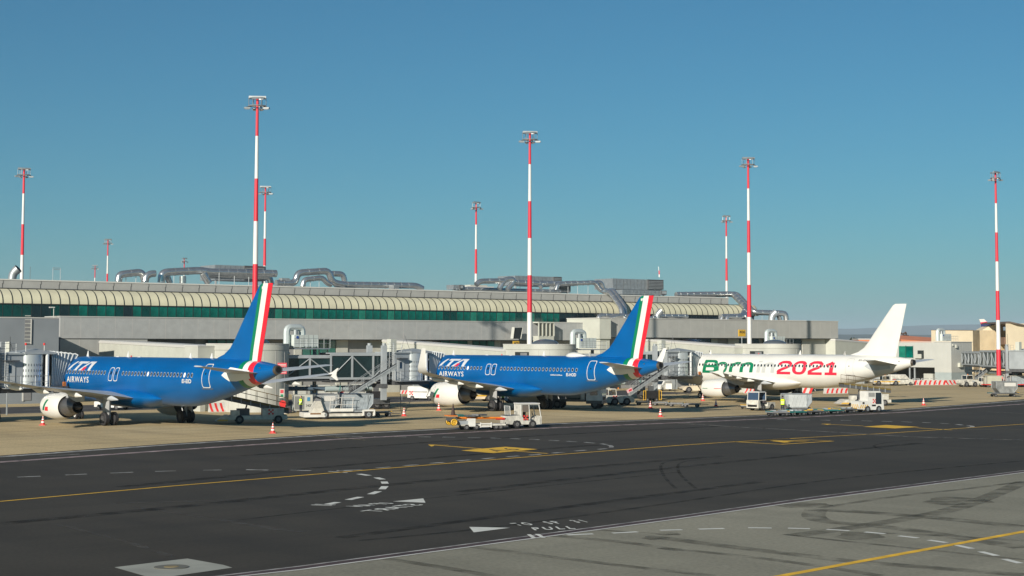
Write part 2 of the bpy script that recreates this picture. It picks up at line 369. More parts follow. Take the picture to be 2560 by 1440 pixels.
c0 = G(428.5, 1419); mb = MB(); mb.cyl(c0+Vector((0,0,.013)), c0+Vector((0,0,.03)), .55, mat('dull_iron', (.12, .12, .10), .8), 28); mb.build('manhole_cover', taxi)
mb = MB(); mb.cyl(c0+Vector((0,0,.031)), c0+Vector((0,0,.036)), .24, p_ylf, 20); mb.build('manhole_mark', taxi)
# yellow location signs painted on the taxiway
def dq(pts, ox, oy, k): return [(ox+a/k, oy+b/k) for a, b in pts]
polyz('yellow_diamond', dq([(790,398),(1740,318),(2430,372),(1480,455)], 1060, 1080, 8.533), p_ylw, taxi)
line('yellow_arrow_line', dq([(190,278),(1240,362)], 1060, 1080, 8.533), .28, p_ylw, taxi)
line('yellow_arrow_line', dq([(1950,410),(2640,462)], 1060, 1080, 8.533), .28, p_ylw, taxi)
polyz('yellow_arrow_head', dq([(85,272),(240,276),(205,300),(155,314)], 1060, 1080, 8.533), p_ylw, taxi)
line('yellow_arrow_line', dq([(180,274),(525,280)], 1060, 1080, 8.533), .13, p_ylw, taxi)
polyz('yellow_diamond', dq([(1690,92),(2000,68),(2445,95),(2120,114)], 1840, 1050, 5.333), p_ylw, taxi)
line('yellow_arrow_line', dq([(1140,55),(1700,80)], 1840, 1050, 5.333), .3, p_ylw, taxi)
line('yellow_arrow_line', dq([(2400,105),(2880,135)], 1840, 1050, 5.333), .3, p_ylw, taxi)
polyz('yellow_arrow_head', dq([(1140,53),(1270,54),(1220,66)], 1840, 1050, 5.333), p_ylw, taxi)
dia = dq([(0,292),(700,248),(1285,283),(600,326)], 1840, 1050, 5.333)
line('yellow_diamond_outline', dia+[dia[0]], .36, p_ylw, taxi)
line('yellow_arrow_line', dq([(2670,127),(2720,122),(3840,135)], 1840, 1050, 5.333), .15, p_ylf, taxi)
def ground_text(txt, m, parent, a, b, c, bold=.01, space=1.0, z=.026):   # a = lower left, b = lower right, c = upper left pixels
    A, B, C_ = G(*a), G(*b), G(*c); u, v = B-A, C_-A
    return flat_text('painted_lettering', txt, m, parent, lambda x, y: A+u*x+v*y+Vector((0, 0, z)), bold, space)
ground_text('TO  SP  31', p_wht2, taxi, (1295, 1316), (1471, 1307), (1273, 1309.5), .028, 1.7)
ground_text('PULL', p_wht2, taxi, (1337, 1327.5), (1440, 1323.5), (1327, 1320.5), .028, 1.5)
ground_text('START', p_wht2, taxi, (1062, 1263), (944, 1281.5), (1018, 1261), .02, 1.1)
ground_text('UP 404', p_wht2, taxi, (990, 1259.5), (904, 1269), (948, 1257.5), .02, 1.1)
p_blk = mat('black_marking', (.05, .045, .03), .8)
ground_text('A6', p_blk, taxi, (1060+1560/8.53, 1080+425/8.53), (1060+2080/8.53, 1080+384/8.53), (1060+1260/8.53, 1080+388/8.53), .0, 1.3)
ground_text('A', p_ylw, taxi, (1840+640/5.333, 1050+306/5.333), (1840+1000/5.333, 1050+282/5.333), (1840+300/5.333, 1050+290/5.333), .05, 1)
# tyre marks
for px, wd in (([(1170,1366),(1350,1389),(1560,1415),(1780,1440)], .5), ([(1385,1340),(1560,1356),(1700,1377)], .55), ([(950,1395),(1100,1418),(1240,1442)], .5),
               ([(1650,1344),(1800,1364),(2000,1388),(2150,1405),(2560,1438)], .8), ([(1650,1370),(1850,1390),(2050,1416),(2200,1440)], .5),
               ([(2040,1275),(2035,1292),(2075,1305),(2250,1322),(2560,1370)], 1.0), ([(2020,1276),(2150,1280),(2350,1296),(2560,1318)], 1.1),
               ([(1980,1340),(2200,1308),(2400,1268),(2560,1205)], .9), ([(2050,1270),(2250,1240),(2420,1222),(2560,1204)], .45),
               ([(1960,1336),(2100,1352),(2560,1400)], .35), ([(2100,1330),(2300,1337),(2560,1352)], .5), ([(1490,1325),(1700,1338)], .3)):
    line('tyre_mark', px, wd, p_skid, near, .0085, sm=True)
for cx, cy_, rx, ry in ((1670, 1335, 30, 4), (1640, 1345, 34, 5), (2395, 1253, 85, 10), (2150, 1341, 60, 9), (2010, 1263, 70, 7)):
    polyz('tyre_scrub_patch', [(cx+rx*cos(t)*(1+.15*sin(5*t)), cy_+ry*sin(t)*(1+.2*cos(3*t))) for t in [2*pi*k/18 for k in range(18)]], p_skid, near, .0098)
line('tyre_mark', [(900,1352),(1230,1319),(1650,1262),(2100,1197),(2560,1152)], .35, p_skd2, taxi, .008, sm=True)
line('tyre_mark', [(1690,1222),(1660,1190),(1655,1160),(1700,1150),(1800,1143)], .18, p_skd2, taxi, .008, sm=True)
line('tyre_mark', [(1740,1222),(1700,1185),(1698,1160),(1740,1150),(1830,1146)], .18, p_skd2, taxi, .0085, sm=True)
line('tyre_mark', [(2270,1128),(2200,1122),(2190,1112),(2260,1102),(2350,1098)], .2, p_skd2, taxi, .008, sm=True)
for px, wd, m_ in (([(330, 1266), (480, 1289), (700, 1324), (760, 1330)], .5, p_seam), ([(150, 1313), (300, 1350), (430, 1392)], .35, p_seam), ([(290, 1258), (560, 1250), (850, 1228)], .4, p_seam), ([(600, 1300), (1100, 1243), (1700, 1180)], .25, p_skd2),
                    ([(0, 1310), (500, 1262), (1100, 1200), (1800, 1140)], .9, p_skd2), ([(300, 1218), (900, 1160), (1500, 1112)], .9, p_skd2), ([(850, 1345), (1400, 1270), (1900, 1205)], .7, p_skd2), ([(1150, 1230), (1700, 1168), (2300, 1108)], .8, p_skd2), ([(600, 1140), (1200, 1098), (1800, 1066)], .9, p_skd2)):
    line('surface_streak', px, wd, m_, taxi, .0078, sm=True)
# service road behind the nose wheels
mb = MB(); ribbon(mb, [servA+off*.6, servB+off*.6], .25, p_wht, .014); mb.build('service_road_line', serv)
for k in range(24):
    mb = MB(); a = servA+(servB-servA)*((k+.1)/24)+off*7.5; ribbon(mb, [a, a+(servB-servA).normalized()*3.0], .2, p_wht, .014)
    if k % 1 == 0: mb.build('service_road_dash', serv)

# far land: hills and woodland
def ridge(name, d, x0, x1, base, amp, m, n=120, seed=0):
    rnd = random.Random(seed); ph = [rnd.uniform(0, 6.3) for _ in range(6)]; vs = []; fs = []
    rows = ((0, 0), (.45, .55), (.8, .95), (1.0, 1.0), (1.3, .7), (2.2, 0))
    for i in range(n+1):
        x = x0+(x1-x0)*i/n; t = i/n*9
        h = base+amp*(.5*sin(t*.9+ph[0])+.28*sin(t*2.1+ph[1])+.13*sin(t*4.7+ph[2])+.05*sin(t*11+ph[3]))
        for k, (dy, hz) in enumerate(rows): vs.append((x, d*(1+.14*dy)+rnd.uniform(-1, 1)*d*.002, max(h, 0)*hz*(1+.06*sin(t*7+k+ph[4]))-1))
    R = len(rows)
    for i in range(n):
        for k in range(R-1): fs.append((i*R+k, (i+1)*R+k, (i+1)*R+k+1, i*R+k+1))
    mb = MB(); mb.add(vs, fs, m, True); o = mb.build(name); o['kind'] = 'structure'; return o
m_hill = mat('hill_scrub', (.05, .055, .04), .9, var=.4, scale=.0012)
ridge('hills', 17000, -9000, 12000, 205, 60, m_hill, seed=4)
ridge('low_hills', 7500, -5000, 6500, 62, 14, m_hill, seed=8)
m_tree = [mat('far_leaf_%s' % n, c, .9, var=.4, scale=.08) for n, c in (('green', (.035, .045, .02)), ('brown', (.10, .06, .04)), ('olive', (.06, .055, .03)))]
def crown(mb, c, r, n, mats, rnd, leaf=.5, sq=.75):
    cl = [(Vector((rnd.gauss(0, .45), rnd.gauss(0, .45), rnd.gauss(0, .42*sq)))*r[0], rnd.choice(mats)) for _ in range(9)]
    for _ in range(n):
        cc, m = rnd.choice(cl); d = Vector((rnd.gauss(0, 1), rnd.gauss(0, 1), rnd.gauss(0, 1))).normalized()*r[0]*.42*rnd.uniform(.55, 1)
        p = Vector(c)+cc+d; a = Vector((rnd.uniform(-1, 1), rnd.uniform(-1, 1), rnd.uniform(-1, 1))).normalized(); b = a.orthogonal().normalized()
        q = leaf*rnd.uniform(.6, 1.4); mb.add([p-a*q-b*q, p+a*q-b*q, p+a*q+b*q, p-a*q+b*q], [(0, 1, 2, 3)], m)
rnd = random.Random(3); mb = MB()
for k in range(190):
    d = rnd.uniform(620, 1900); px = rnd.uniform(1950, 2620); x = (px-1280)/FOC*d; h = rnd.uniform(3.5, 8)
    mb.cyl((x, d, -.1), (x, d, h*.5), .25, m_tree[1], 5); crown(mb, (x, d, h*.62), (h*.55,), 42, m_tree, rnd, h*.13)
o = mb.build('distant_woodland'); tag(o, kind='stuff', label='hazy brown and green woodland on the plain beyond the pier', cat='woodland')
for lab, px, d, h, mm in (('bare reddish brown tree peeping out just right of the pier end wall', 2104, 520, 9.8, m_tree[1]), ('dark rounded evergreen behind the sloping corridor roof', 2139, 540, 9.0, m_tree[0]),
                          ('thin brownish tree to the left of the white fin', 2160, 560, 9.6, m_tree[2]), ('russet bare tree to the right of the white fin above orange roof', 2270, 560, 10.5, m_tree[1])):
    x = (px-1280)/FOC*d; t = thing('tree', lab, 'tree', (x, d, 0), group='trees beyond the pier')
    mb = MB(); mb.tube([(0,0,-.1),(.1,0,h*.3),(0,.1,h*.6)], [.3,.22,.1], mat('tree_bark', (.08,.06,.045), .9), 7)
    for a in range(5): mb.tube([(0,0,h*.35),(cos(a*1.3)*h*.2, sin(a*1.3)*h*.2, h*.65)], [.12,.04], MATS['tree_bark'], 5)
    mb.build('trunk', t); mb = MB(); crown(mb, (0,0,h*.68), (h*.42,), 340, [mm, m_tree[0] if mm is m_tree[2] else mm], rnd, .28); mb.build('crown', t)

# ================================================================== TERMINAL (frame: x = s along the pier, y = c depth, z)
TRZ = atan2(.6, .8)
def frame_at(s, c): return FU*s+FN*c
def TL(name, label, cat, rz=TRZ, **k): return thing(name, label, cat, (0, 0, 0), rz, **k)
term = TL('terminal_pier', 'long grey terminal pier with rounded cream roof edge and green ribbon windows', 'terminal')
S0, S1 = 62.0, 209.0
mb = MB(); mb.box((S0, 209.2, 14.4), (204.8, 209.6, 15.30), wallp); mb.box((S0, 208.5, 14.25), (204.8, 209.2, 15.25), wallp)
mb.box((S0-.02, 208.42, 15.25), (204.9, 209.7, 15.42), coping)
s = 63.2
while s < 204: mb.box((s, 208.46, 14.3), (s+.05, 208.5, 14.85), jointd); mb.box((s+.10, 208.47, 14.8), (s+.15, 208.5, 15.25), jointd); s += 2.54
mb.box((S0, 208.3, 14.12), (204.8, 209.2, 14.25), frame); mb.build('parapet', term)  # dark strip under the parapet paints in the shadow gap
mb = MB(); mb.box((S0, 209.6, 14.2), (204.6, 262, 14.7), wallg); mb.box((S0, 209.0, 0), (204.6, 262, 14.2), wallg); mb.build('roof', term)
prof = []
for k in range(15):
    t = k/14*pi/2; prof.append((206+2.35*(1-cos(t)), 12.2+1.93*sin(t)))
mb = MB(); A = [(S0, p[0], p[1]) for p in prof]; B = [(S1, p[0], p[1]) for p in prof]
mb.add(A+B, [(i, 15+i, 16+i, i+1) for i in range(14)], cream, True)
endc = [(S1, p[0], p[1]) for p in prof]                       # rounded nose of the cream roof
rings = []
for j in range(7):
    a = j/6*pi/2; rings.append([(S1+2.2*sin(a)*(1-.0*k), 206+(2.35)*(1-cos(a))*(1)+(p[0]-206)*cos(a)*1.0, p[1]) for k, p in enumerate(prof)])
vs = [v for r in rings for v in r]; mb.add(vs, [(j*15+i, (j+1)*15+i, (j+1)*15+i+1, j*15+i+1) for j in range(6) for i in range(14)], cream, True)
mb.box((S0, 205.97, 12.08), (S1, 206.5, 12.2), frame); mb.box((S0, 208.3, 14.0), (S1, 209.2, 14.2), frame)  # upper strip is coloured dark for the same shadow gap
mb.build('curved_roof', term)
mb = MB(); s = 62.45; BAY = 1.2725; nb = 0
while s < S1:
    mb.loft([[(s-.045, q[0]-.05, q[1]+.02), (s+.045, q[0]-.05, q[1]+.02), (s+.045, q[0]+.02, q[1]-.02), (s-.045, q[0]+.02, q[1]-.02)] for q in prof], frame, True, False)
    s += BAY
mb.build('roof_rib', term)
rnd = random.Random(11); s = 62.45; k = 0; proto = {}; stuffmb = MB(); kk = 0
pcol = {0: glassg, 1: glassg, 2: glassg2, 3: mat('deep_green_glass', (.0, .045, .04), .12, var=.3, spec=.8), 4: glassd}  # pane tones from pale to deep green and near black
def win_mesh(m):
    mb = MB(); mb.box((.03, 0, 10.1), (BAY-.03, .04, 12.08), m); mb.box((-.04, -.03, 10.1), (.03, .1, 12.1), frame); mb.box((.03, -.01, 10.45), (BAY-.03, 0, 10.5), frame); return mb
while s < S1-BAY:
    ci = rnd.choice([0, 0, 2, 0, 3, 2, 0, 0]) if s < 164 else 4
    if s < 92: ci = rnd.choice([3, 3, 0, 4])
    if k < 97:
        if ci not in proto: proto[ci] = win_mesh(pcol[ci]).build('window', term, (s, 206.1, 0))
        else:
            o = proto[ci].copy(); COL.objects.link(o); o.location = (s, 206.1, 0)
    else: stuffmb.box((s+.03, 206.1, 10.1), (s+BAY-.03, 206.14, 12.08), glassd); stuffmb.box((s-.04, 206.07, 10.1), (s+.03, 206.2, 12.1), frame)
    s += BAY; k += 1
o = stuffmb.build('window', term); o['kind'] = 'stuff'
mb = MB(); mb.box((S0, 206.3, 0), (S1, 208.9, 12.08), mat('dim_interior', (.02, .03, .03), .9)); mb.build('window_backing', term)

# lower concrete-panelled storey
low = TL('lower_block', 'long grey panelled storey with pale joints below the green ribbon windows', 'building')
def panel_wall(name, parent, s0, s1, c, z0, z1, m, step=2.34, jm=joint, thick=5, ph=0, jw=.05):
    mb = MB(); mb.box((s0, c, z0), (s1, c+thick, z1), m); s = s0+ph
    while s < s1-.1:
        mb.box((s, c-.006, z0+.02), (s+jw, c, z1-.02), jm); s += step
    return mb.build(name, parent)
panel_wall('wall', low, 77.6, 165.2, 199, 7.68, 10.42, wallg, ph=.35)
mb = MB(); mb.box((77.5, 198.93, 10.42), (165.3, 204.2, 10.52), coping); mb.box((77.6, 199.02, 7.58), (165.2, 204, 7.68), frame); mb.build('coping', low)
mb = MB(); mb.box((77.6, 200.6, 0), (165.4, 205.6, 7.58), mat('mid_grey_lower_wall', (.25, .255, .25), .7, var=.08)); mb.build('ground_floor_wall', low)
mb = MB(); mb.box((77.65, 199.05, 0), (89.5, 200.4, 7.57), mat('pale_lower_panel', (.34, .35, .33), .65, var=.08))
for q_ in (80.2, 82.7, 85.2, 87.7): mb.box((q_, 199.03, 0), (q_+.05, 199.05, 7.55), joint)
mb.build('lower_wall', low)
for a, b, m in ((91.5, 97, walld), (112.2, 113.4, nodew), (119.0, 120.9, nodew), (124.6, 129.8, nodew), (134.3, 135.5, nodew), (142.0, 142.8, nodew), (147.0, 148.1, nodew), (150.4, 151.8, nodew), (155, 157, nodew)):
    mb = MB(); mb.box((a, 200.4, 0), (b, 200.6, 7.58), m); mb.build('pier', low)
for a, b in ((98.8, 103), (104, 108), (113.4, 118.9), (137.0, 142.0), (142.8, 147.0)):
    n = max(2, int((b-a)/1.3)); 
    for i in range(n):
        mb = MB(); x0 = a+(b-a)*i/n; x1 = a+(b-a)*(i+1)/n
        mb.box((x0+.05, 200.45, 4.2), (x1-.05, 200.5, 7.5), glassg if (i+int(a)) % 3 else glassg2); mb.box((x0-.05, 200.4, 4.2), (x0+.05, 200.55, 7.55), frame); mb.build('window', low)
# stair volume and right wing
stair = TL('stair_block', 'pale square stair block between the main pier and the right wing', 'building')
mb = MB(); mb.box((163.3, 194.8, 7.9), (165.6, 203, 11.1), creamw); mb.box((163.6, 195.1, 0), (165.6, 203, 7.9), creamw); mb.build('wall', stair)
mb = MB(); mb.box((163.2, 194.7, 11.1), (165.7, 203, 11.22), coping); mb.build('coping', stair)
glz = TL('glazed_entry', 'cream framed glazed stair entry on the grey storey behind a mast', 'building')
a0, a1 = W(1343, 805, 198), W(1381, 845, 198)
mb = MB(); mb.box((a0.x, 197.6, 0), (a1.x, 199, a1.z+.3), creamw)
for i in range(5): x = a0.x+(a1.x-a0.x)*i/4; mb.box((x-.07, 197.5, a1.z+.3), (x+.07, 197.7, 10.4), creamw)
mb.box((a0.x-.1, 197.5, 10.3), (a1.x+.1, 199, 10.5), creamw); mb.build('frame', glz)
mb = MB(); mb.box((a0.x+.05, 197.75, a1.z+.3), (a1.x-.05, 197.8, 10.3), mat('pale_reflecting_glass', (.12, .12, .10), .15, spec=.8)); mb.build('window', glz)
dk = TL('duct_hood_screen', 'dark slanted departure board hood fixed to the grey storey wall', 'sign')
mb = MB(); p = [W(1285, 820, 197.5), W(1303, 819, 197.5), W(1297, 847, 197.5), W(1284, 847, 197.5)]
mb.prism([(q.x, q.z) for q in p], 197.2, 197.9, frame); mb.build('screen', dk)
mb = MB(); mb.bar((p[0].x-.25, 197.3, p[0].z+.1), (p[3].x-.45, 197.3, p[3].z), nodew, .3); mb.bar((p[1].x+.1, 197.3, p[1].z), (p[2].x+.2, 197.3, p[2].z), nodew, .12); mb.build('frame', dk)
y4 = TL('gate_sign', 'yellow gate sign 409 standing beside the left foot of a mast', 'sign')
q0 = W(1283, 862, 190); mb = MB(); mb.box((q0.x, 190, q0.z-.1), (q0.x+1.1, 190.12, q0.z+.55), signyel); mb.bar((q0.x+.55, 190.06, 0), (q0.x+.55, 190.06, q0.z), steel, .06); mb.build('sign_board', y4)
flat_text('lettering', '409', p_blk, y4, lambda x, y: (q0.x+.1+.9*x, 189.99, q0.z+.0+.42*y), .02)
wing = TL('right_wing', 'lower grey metal clad wing with dark band windows behind the white aircraft', 'building')
panel_wall('wall', wing, 165.6, 219.6, 196, 8.16, 11.15, mat('wing_grey_panel', (.36, .365, .34), .65, var=.06, scale=.8), step=2.6, jm=mat('light_seam', (.42, .42, .40), .7), thick=8)
mb = MB(); mb.box((165.5, 195.93, 11.15), (219.7, 204, 11.27), coping); mb.box((165.6, 196.01, 8.04), (219.6, 204, 8.16), frame); mb.build('coping', wing)
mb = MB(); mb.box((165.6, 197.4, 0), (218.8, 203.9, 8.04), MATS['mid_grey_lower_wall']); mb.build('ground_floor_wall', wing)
for a, b in ((183, 189.6), (196, 201), (202, 206), (208, 211.5)):
    mb = MB(); mb.box((a, 197.25, 4.5), (b, 197.3, 7.95), glassd); mb.box((a, 197.2, 7.0), (b, 197.26, 7.06), frame); mb.build('window', wing)
for a, b in ((189.6, 191), (193.5, 196), (211.6, 217.5)):
    mb = MB(); mb.box((a, 197.1, 0), (b, 197.4, 8.04), nodew); mb.build('pier', wing)
# grey block at the far left, nearer the camera
lb = TL('grey_block', 'plain blue grey rendered block at the left edge with a louvred slot', 'building')
m_lb = mat('blue_grey_render', (.19, .215, .235), .8, var=.1, scale=.35)
b0 = W(-160, 795, 186); b1 = W(148, 797, 186)
mb = MB(); mb.box((b0.x, 186, 0), (b1.x, 205, 10.0), m_lb); mb.box((b0.x, 185.95, 10.0), (b1.x+.05, 205, 10.1), coping); mb.build('wall', lb)
q0 = W(62, 796, 186); q1 = W(75, 860, 186)
mb = MB(); mb.box((q0.x, 185.9, q1.z), (q1.x, 185.97, 9.9), walld); mb.box((q1.x, 185.85, q1.z), (q1.x+.12, 186, 9.9), coping)
for i in range(8): mb.box((q0.x, 185.88, q1.z+.1+i*.45), (q1.x, 185.94, q1.z+.2+i*.45), nodew)
mb.build('louvre', lb)
q0 = W(58, 1000, 186); mb = MB(); mb.box((q0.x, 185.93, .4), (q0.x+.9, 186, 2.6), walld); mb.box((q0.x-.15, 185.9, .3), (q0.x, 186, 2.7), coping); mb.build('door', lb)
lamp_w = TL('wall_lamp', 'small white street style lamp on the roof edge before the green windows', 'lamp')
q0 = W(134, 794, 200); mb = MB(); mb.bar(q0, q0+Vector((0, 0, 1.25)), nodew, .05); mb.cbox(q0+Vector((-.25, 0, 1.3)), (.7, .25, .14), coping); mb.build('lamp_post', lamp_w)

# background buildings on the right
tb = thing('cream_hangar', 'sunlit cream rendered hangar with stepped roofline at the right edge', 'building', (0, 0, 0))
def quad_box(mb, a, b, depth, m):      # a = left foot, b = right foot ground vectors with heights z0,z1 ; extruded backwards
    pass
def face_box(name, parent, pxl, pxr, ytop, d0, d1, m, thick=20, z0=0):
    A, B = D(pxl, ytop, d0), D(pxr, ytop, d1); z1 = A.z; A.z = B.z = 0
    n = Vector((A.x+B.x, A.y+B.y, 0)).normalized(); n.x *= 1.06
    mb = MB(); P = [A, B, B+n*thick, A+n*thick]; mb.prism([(p.x, p.y) for p in P], z0, z1, m, 'xy'); return mb.build(name, parent), A, B, n, z1
o, A, B, n, zt = face_box('wall', tb, 2328, 2432, 825.5, 400, 404, tan_b)
face_box('coping', tb, 2327, 2433, 824.6, 399.9, 403.9, mat('brown_coping', (.12, .08, .05), .8), 20.3, zt)
m_tb2 = mat('weathered_cream_render', (.40, .35, .25), .85, var=.25, scale=.5)
face_box('wall', tb, 2432, 2449, 825.5, 404, 408, m_tb2); face_box('wall', tb, 2449, 2521, 825.7, 408, 412, mat('pale_ochre_render', (.58, .49, .33), .8, var=.15, scale=.4))
face_box('upper_wall', tb, 2514, 2700, 808.5, 395, 402, tan_b, 30)
mb = MB(); P = [D(*q) for q in ((2514, 809, 395), (2524, 807, 395), (2542, 811, 395), (2560, 815, 396), (2600, 815, 397))]
for i in range(len(P)-1):
    mb.add([P[i], P[i+1], P[i+1]+Vector((0, 20, 0)), P[i]+Vector((0, 20, 0)), P[i]+Vector((0,0,.35)), P[i+1]+Vector((0,0,.35)), P[i+1]+Vector((0, 20, .35)), P[i]+Vector((0, 20, .35))],
           [(0, 1, 5, 4), (4, 5, 6, 7), (3, 2, 1, 0), (0, 4, 7, 3), (1, 2, 6, 5)], mat('brown_roof', (.10, .08, .065), .8))
mb.build('roof', tb)
face_box('roof_room', tb, 2490, 2507, 811, 410, 411, mat('ochre_render', (.50, .40, .24), .8, var=.15, scale=.5), 6); 
mb = MB(); cc = [D(2456+(2490-2456)*i/8, 825-13*sin((i/8)*pi*.5), 411) for i in range(9)]
vs = [(c.x, 411, c.z) for c in cc]+[(cc[-1].x, 411, 10.2), (cc[0].x, 411, 10.2)]
mb.prism([(v[0], v[2]) for v in vs], 411, 417, tan_b); mb.build('curved_parapet', tb)
q0 = D(2510, 845, 397); mb = MB(); mb.box((q0.x, 394.5, q0.z-1.2), (q0.x+.01, 394.6, q0.z+1.2), walld); mb.build('shutter', tb)
mb = MB(); A_ = D(2509, 843, 407); B_ = D(2520, 861, 407); mb.box((A_.x, 406.6, B_.z), (B_.x, 411, A_.z), mat('brown_shutter', (.16, .10, .07), .8)); mb.build('shutter', tb)
ob = thing('orange_shed', 'low orange roofed shed glimpsed between white fin and cream hangar', 'building')
A_, B_ = D(2252, 848.5, 430), D(2332, 854, 418); 
mb = MB(); mb.add([(A_.x, A_.y, A_.z), (B_.x, B_.y, B_.z), (B_.x+6, B_.y+16, B_.z+1.0), (A_.x+3, A_.y+16, A_.z+1.2), (A_.x, A_.y, 0), (B_.x, B_.y, 0), (B_.x+6, B_.y+16, 0), (A_.x+3, A_.y+16, 0)],
                  [(0, 1, 2, 3), (0, 4, 5, 1), (1, 5, 6, 2), (2, 6, 7, 3), (3, 7, 4, 0)], orange_r); mb.build('roof', ob)
wv = thing('far_white_shed', 'small white roofed shed in front of the trees left of the white fin', 'building')
A_ = D(2152, 849, 450); mb = MB(); mb.box((A_.x-1, 448, 0), (A_.x+6.5, 456, A_.z), orange_r); mb.box((A_.x-1.2, 447.8, A_.z), (A_.x+6.7, 456.2, A_.z+.25), coping); mb.build('wall', wv)

# ================================================================== ROOF PLANT
def duct(label, paths, stands=(), name='air_duct', m=chrome, group='silver ducts on the pier roof'):
    t = TL(name, label, 'duct', group=group)
    for pts, r in paths:
        P = bendpath(pts, r*1.5, 5); r *= .88; mb = MB(); mb.tube(P, r, m, 14)
        # joint collars
        L = 0
        for i in range(1, len(P)):
            seg = (P[i]-P[i-1]).length; nn = int(seg/1.35)
            for j in range(nn):
                q = P[i-1].lerp(P[i], (j+.5)/nn); d = (P[i]-P[i-1]).normalized(); mb.tube([q-d*.03, q+d*.03], r+.035, m, 14)
        mb.build('pipe', t)
    for px, yt, c in stands:
        q = W(px, yt, c); mb = MB(); mb.bar((q.x, c, 14.7 if c > 206 else 11.1), (q.x, c, q.z), steel, .05); mb.build('support_post', t)
    return t
def wp(c, *pts): return [W(x, y, c) for x, y in pts]
duct('leftmost low loop of silver duct on roof', [(wp(213, (296, 704), (298, 686), (356, 680), (362, 704)), .58), (wp(212, (363, 704), (366, 690), (377, 684), (388, 684)), .55)], ((315, 690, 213), (340, 690, 213)))
duct('long double silver duct left of the nearest mast', [(wp(213, (403, 706), (405, 681), (500, 676), (520, 680), (690, 684)), .62), (wp(215, (520, 688), (600, 690), (674, 692), (678, 712)), .55),
     (wp(212, (508, 684), (522, 708)), .6), (wp(212, (457, 690), (457, 708)), .55), (wp(214, (418, 690), (425, 708)), .5)],
     ((435, 690, 212), (548, 682, 212), (586, 690, 212), (622, 692, 212)))
duct('arched silver duct with nested smaller arch right of first fin', [(wp(212, (690, 708), (738, 708), (744, 682), (822, 677), (830, 706), (860, 712)), .58), (wp(215, (820, 684), (858, 685), (862, 706)), .5),
     (wp(211, (757, 716), (760, 699), (806, 694), (818, 708), (828, 712)), .45)], ((776, 690, 211), (798, 690, 211)))
duct('long flat blue grey duct lying along the roof middle', [(wp(214, (838, 711), (1040, 714), (1056, 722)), .55), (wp(214, (1140, 722), (1300, 727), (1400, 729)), .42)])
duct('tangled silver duct knot left of the centre mast', [(wp(212, (1190, 712), (1200, 703), (1258, 702)), .5), (wp(212, (1248, 722), (1262, 698), (1282, 697), (1284, 706), (1268, 724)), .5),
     (wp(214, (1284, 706), (1400, 710), (1440, 708)), .52), (wp(212, (1350, 712), (1354, 720)), .4)], ((1300, 712, 214), (1380, 714, 214)))
duct('twin silver duct stepping down over the cream roof near second fin', [(wp(212, (1390, 726), (1395, 710), (1488, 706), (1500, 726), (1520, 730)), .45), (wp(213, (1440, 708), (1504, 706), (1508, 724), (1522, 727)), .42),
     ([W(1510, 729, 210), W(1524, 729, 207), W(1553, 770, 203.5), W(1555, 790, 203)], .52), ([W(1520, 727, 211), W(1533, 727, 208), W(1560, 765, 204.5), W(1562, 790, 204)], .5)], ((1420, 712, 212), (1444, 712, 212), (1470, 712, 212)))
duct('silver duct run across the wing roof near second fin', [(wp(203, (1495, 800), (1498, 789), (1600, 791)), .45), (wp(201.5, (1518, 800), (1538, 790), (1556, 788)), .4), (wp(203, (1636, 790), (1718, 791)), .42), (wp(200, (1560, 795), (1640, 794)), .3)], ((1560, 790, 202), (1680, 794, 203)), group='silver ducts on the wing roof')
duct('big twin silver duct plunging off the pier end', [([W(1690, 737, 212), W(1832, 735, 210.5), W(1867, 770, 204), W(1855, 791, 202), W(1802, 793, 201)], .58), ([W(1760, 737, 213), W(1842, 735, 211.5), W(1885, 781, 206), W(1964, 783, 204), W(1966, 800, 204)], .55),
     (wp(201, (1803, 800), (1806, 790), (1850, 790)), .42), (wp(200, (1816, 800), (1819, 791), (1852, 793)), .42), ([W(1870, 778, 203), W(1860, 790, 202), W(1880, 800, 201.5)], .4), (wp(205, (1945, 784), (1950, 800)), .45)], ((1846, 790, 201), (1905, 790, 204)), group='silver ducts on the wing roof')
def cowl(label, px, py, c, zb, r=.55, name='vent_cowl'):
    t = TL(name, label, 'vent', group='curved vent cowls'); q = W(px, py, c)
    P = bendpath([(q.x-.3, c, zb), (q.x-.25, c, q.z-.5), (q.x+.35, c-.5, q.z+.2)], 1.0, 6); mb = MB(); mb.tube(P, r, galv, 14, cap=False); mb.tube([P[-1]-(P[-1]-P[-2]).normalized()*.25, P[-1]], r*.97, blk, 14); mb.build('pipe', t)
    mb = MB(); mb.tube([P[-2], P[-1]], r+.04, galv, 14, cap=False); mb.build('rim', t)
cowl('grey curved vent cowl left of the leftmost mast', 36, 675, 212, 14.7); cowl('grey curved vent cowl on wing roof beside second fin', 1646, 779, 201, 11.2, .5); cowl('grey curved vent cowl at the far end of wing roof', 1932, 783, 201, 11.2, .6)
t = TL('vent_hood', 'small bent metal hood on roof right of the first fin', 'vent'); q = W(715, 704, 212); mb = MB(); mb.prism([(q.x-.6, q.z-.6), (q.x+.7, q.z-.6), (q.x+.7, q.z+.1), (q.x+.3, q.z+.5), (q.x-.9, q.z+.5), (q.x-.9, q.z+.2), (q.x-.2, q.z+.1)], 211.6, 212.6, galv); mb.build('hood', t)
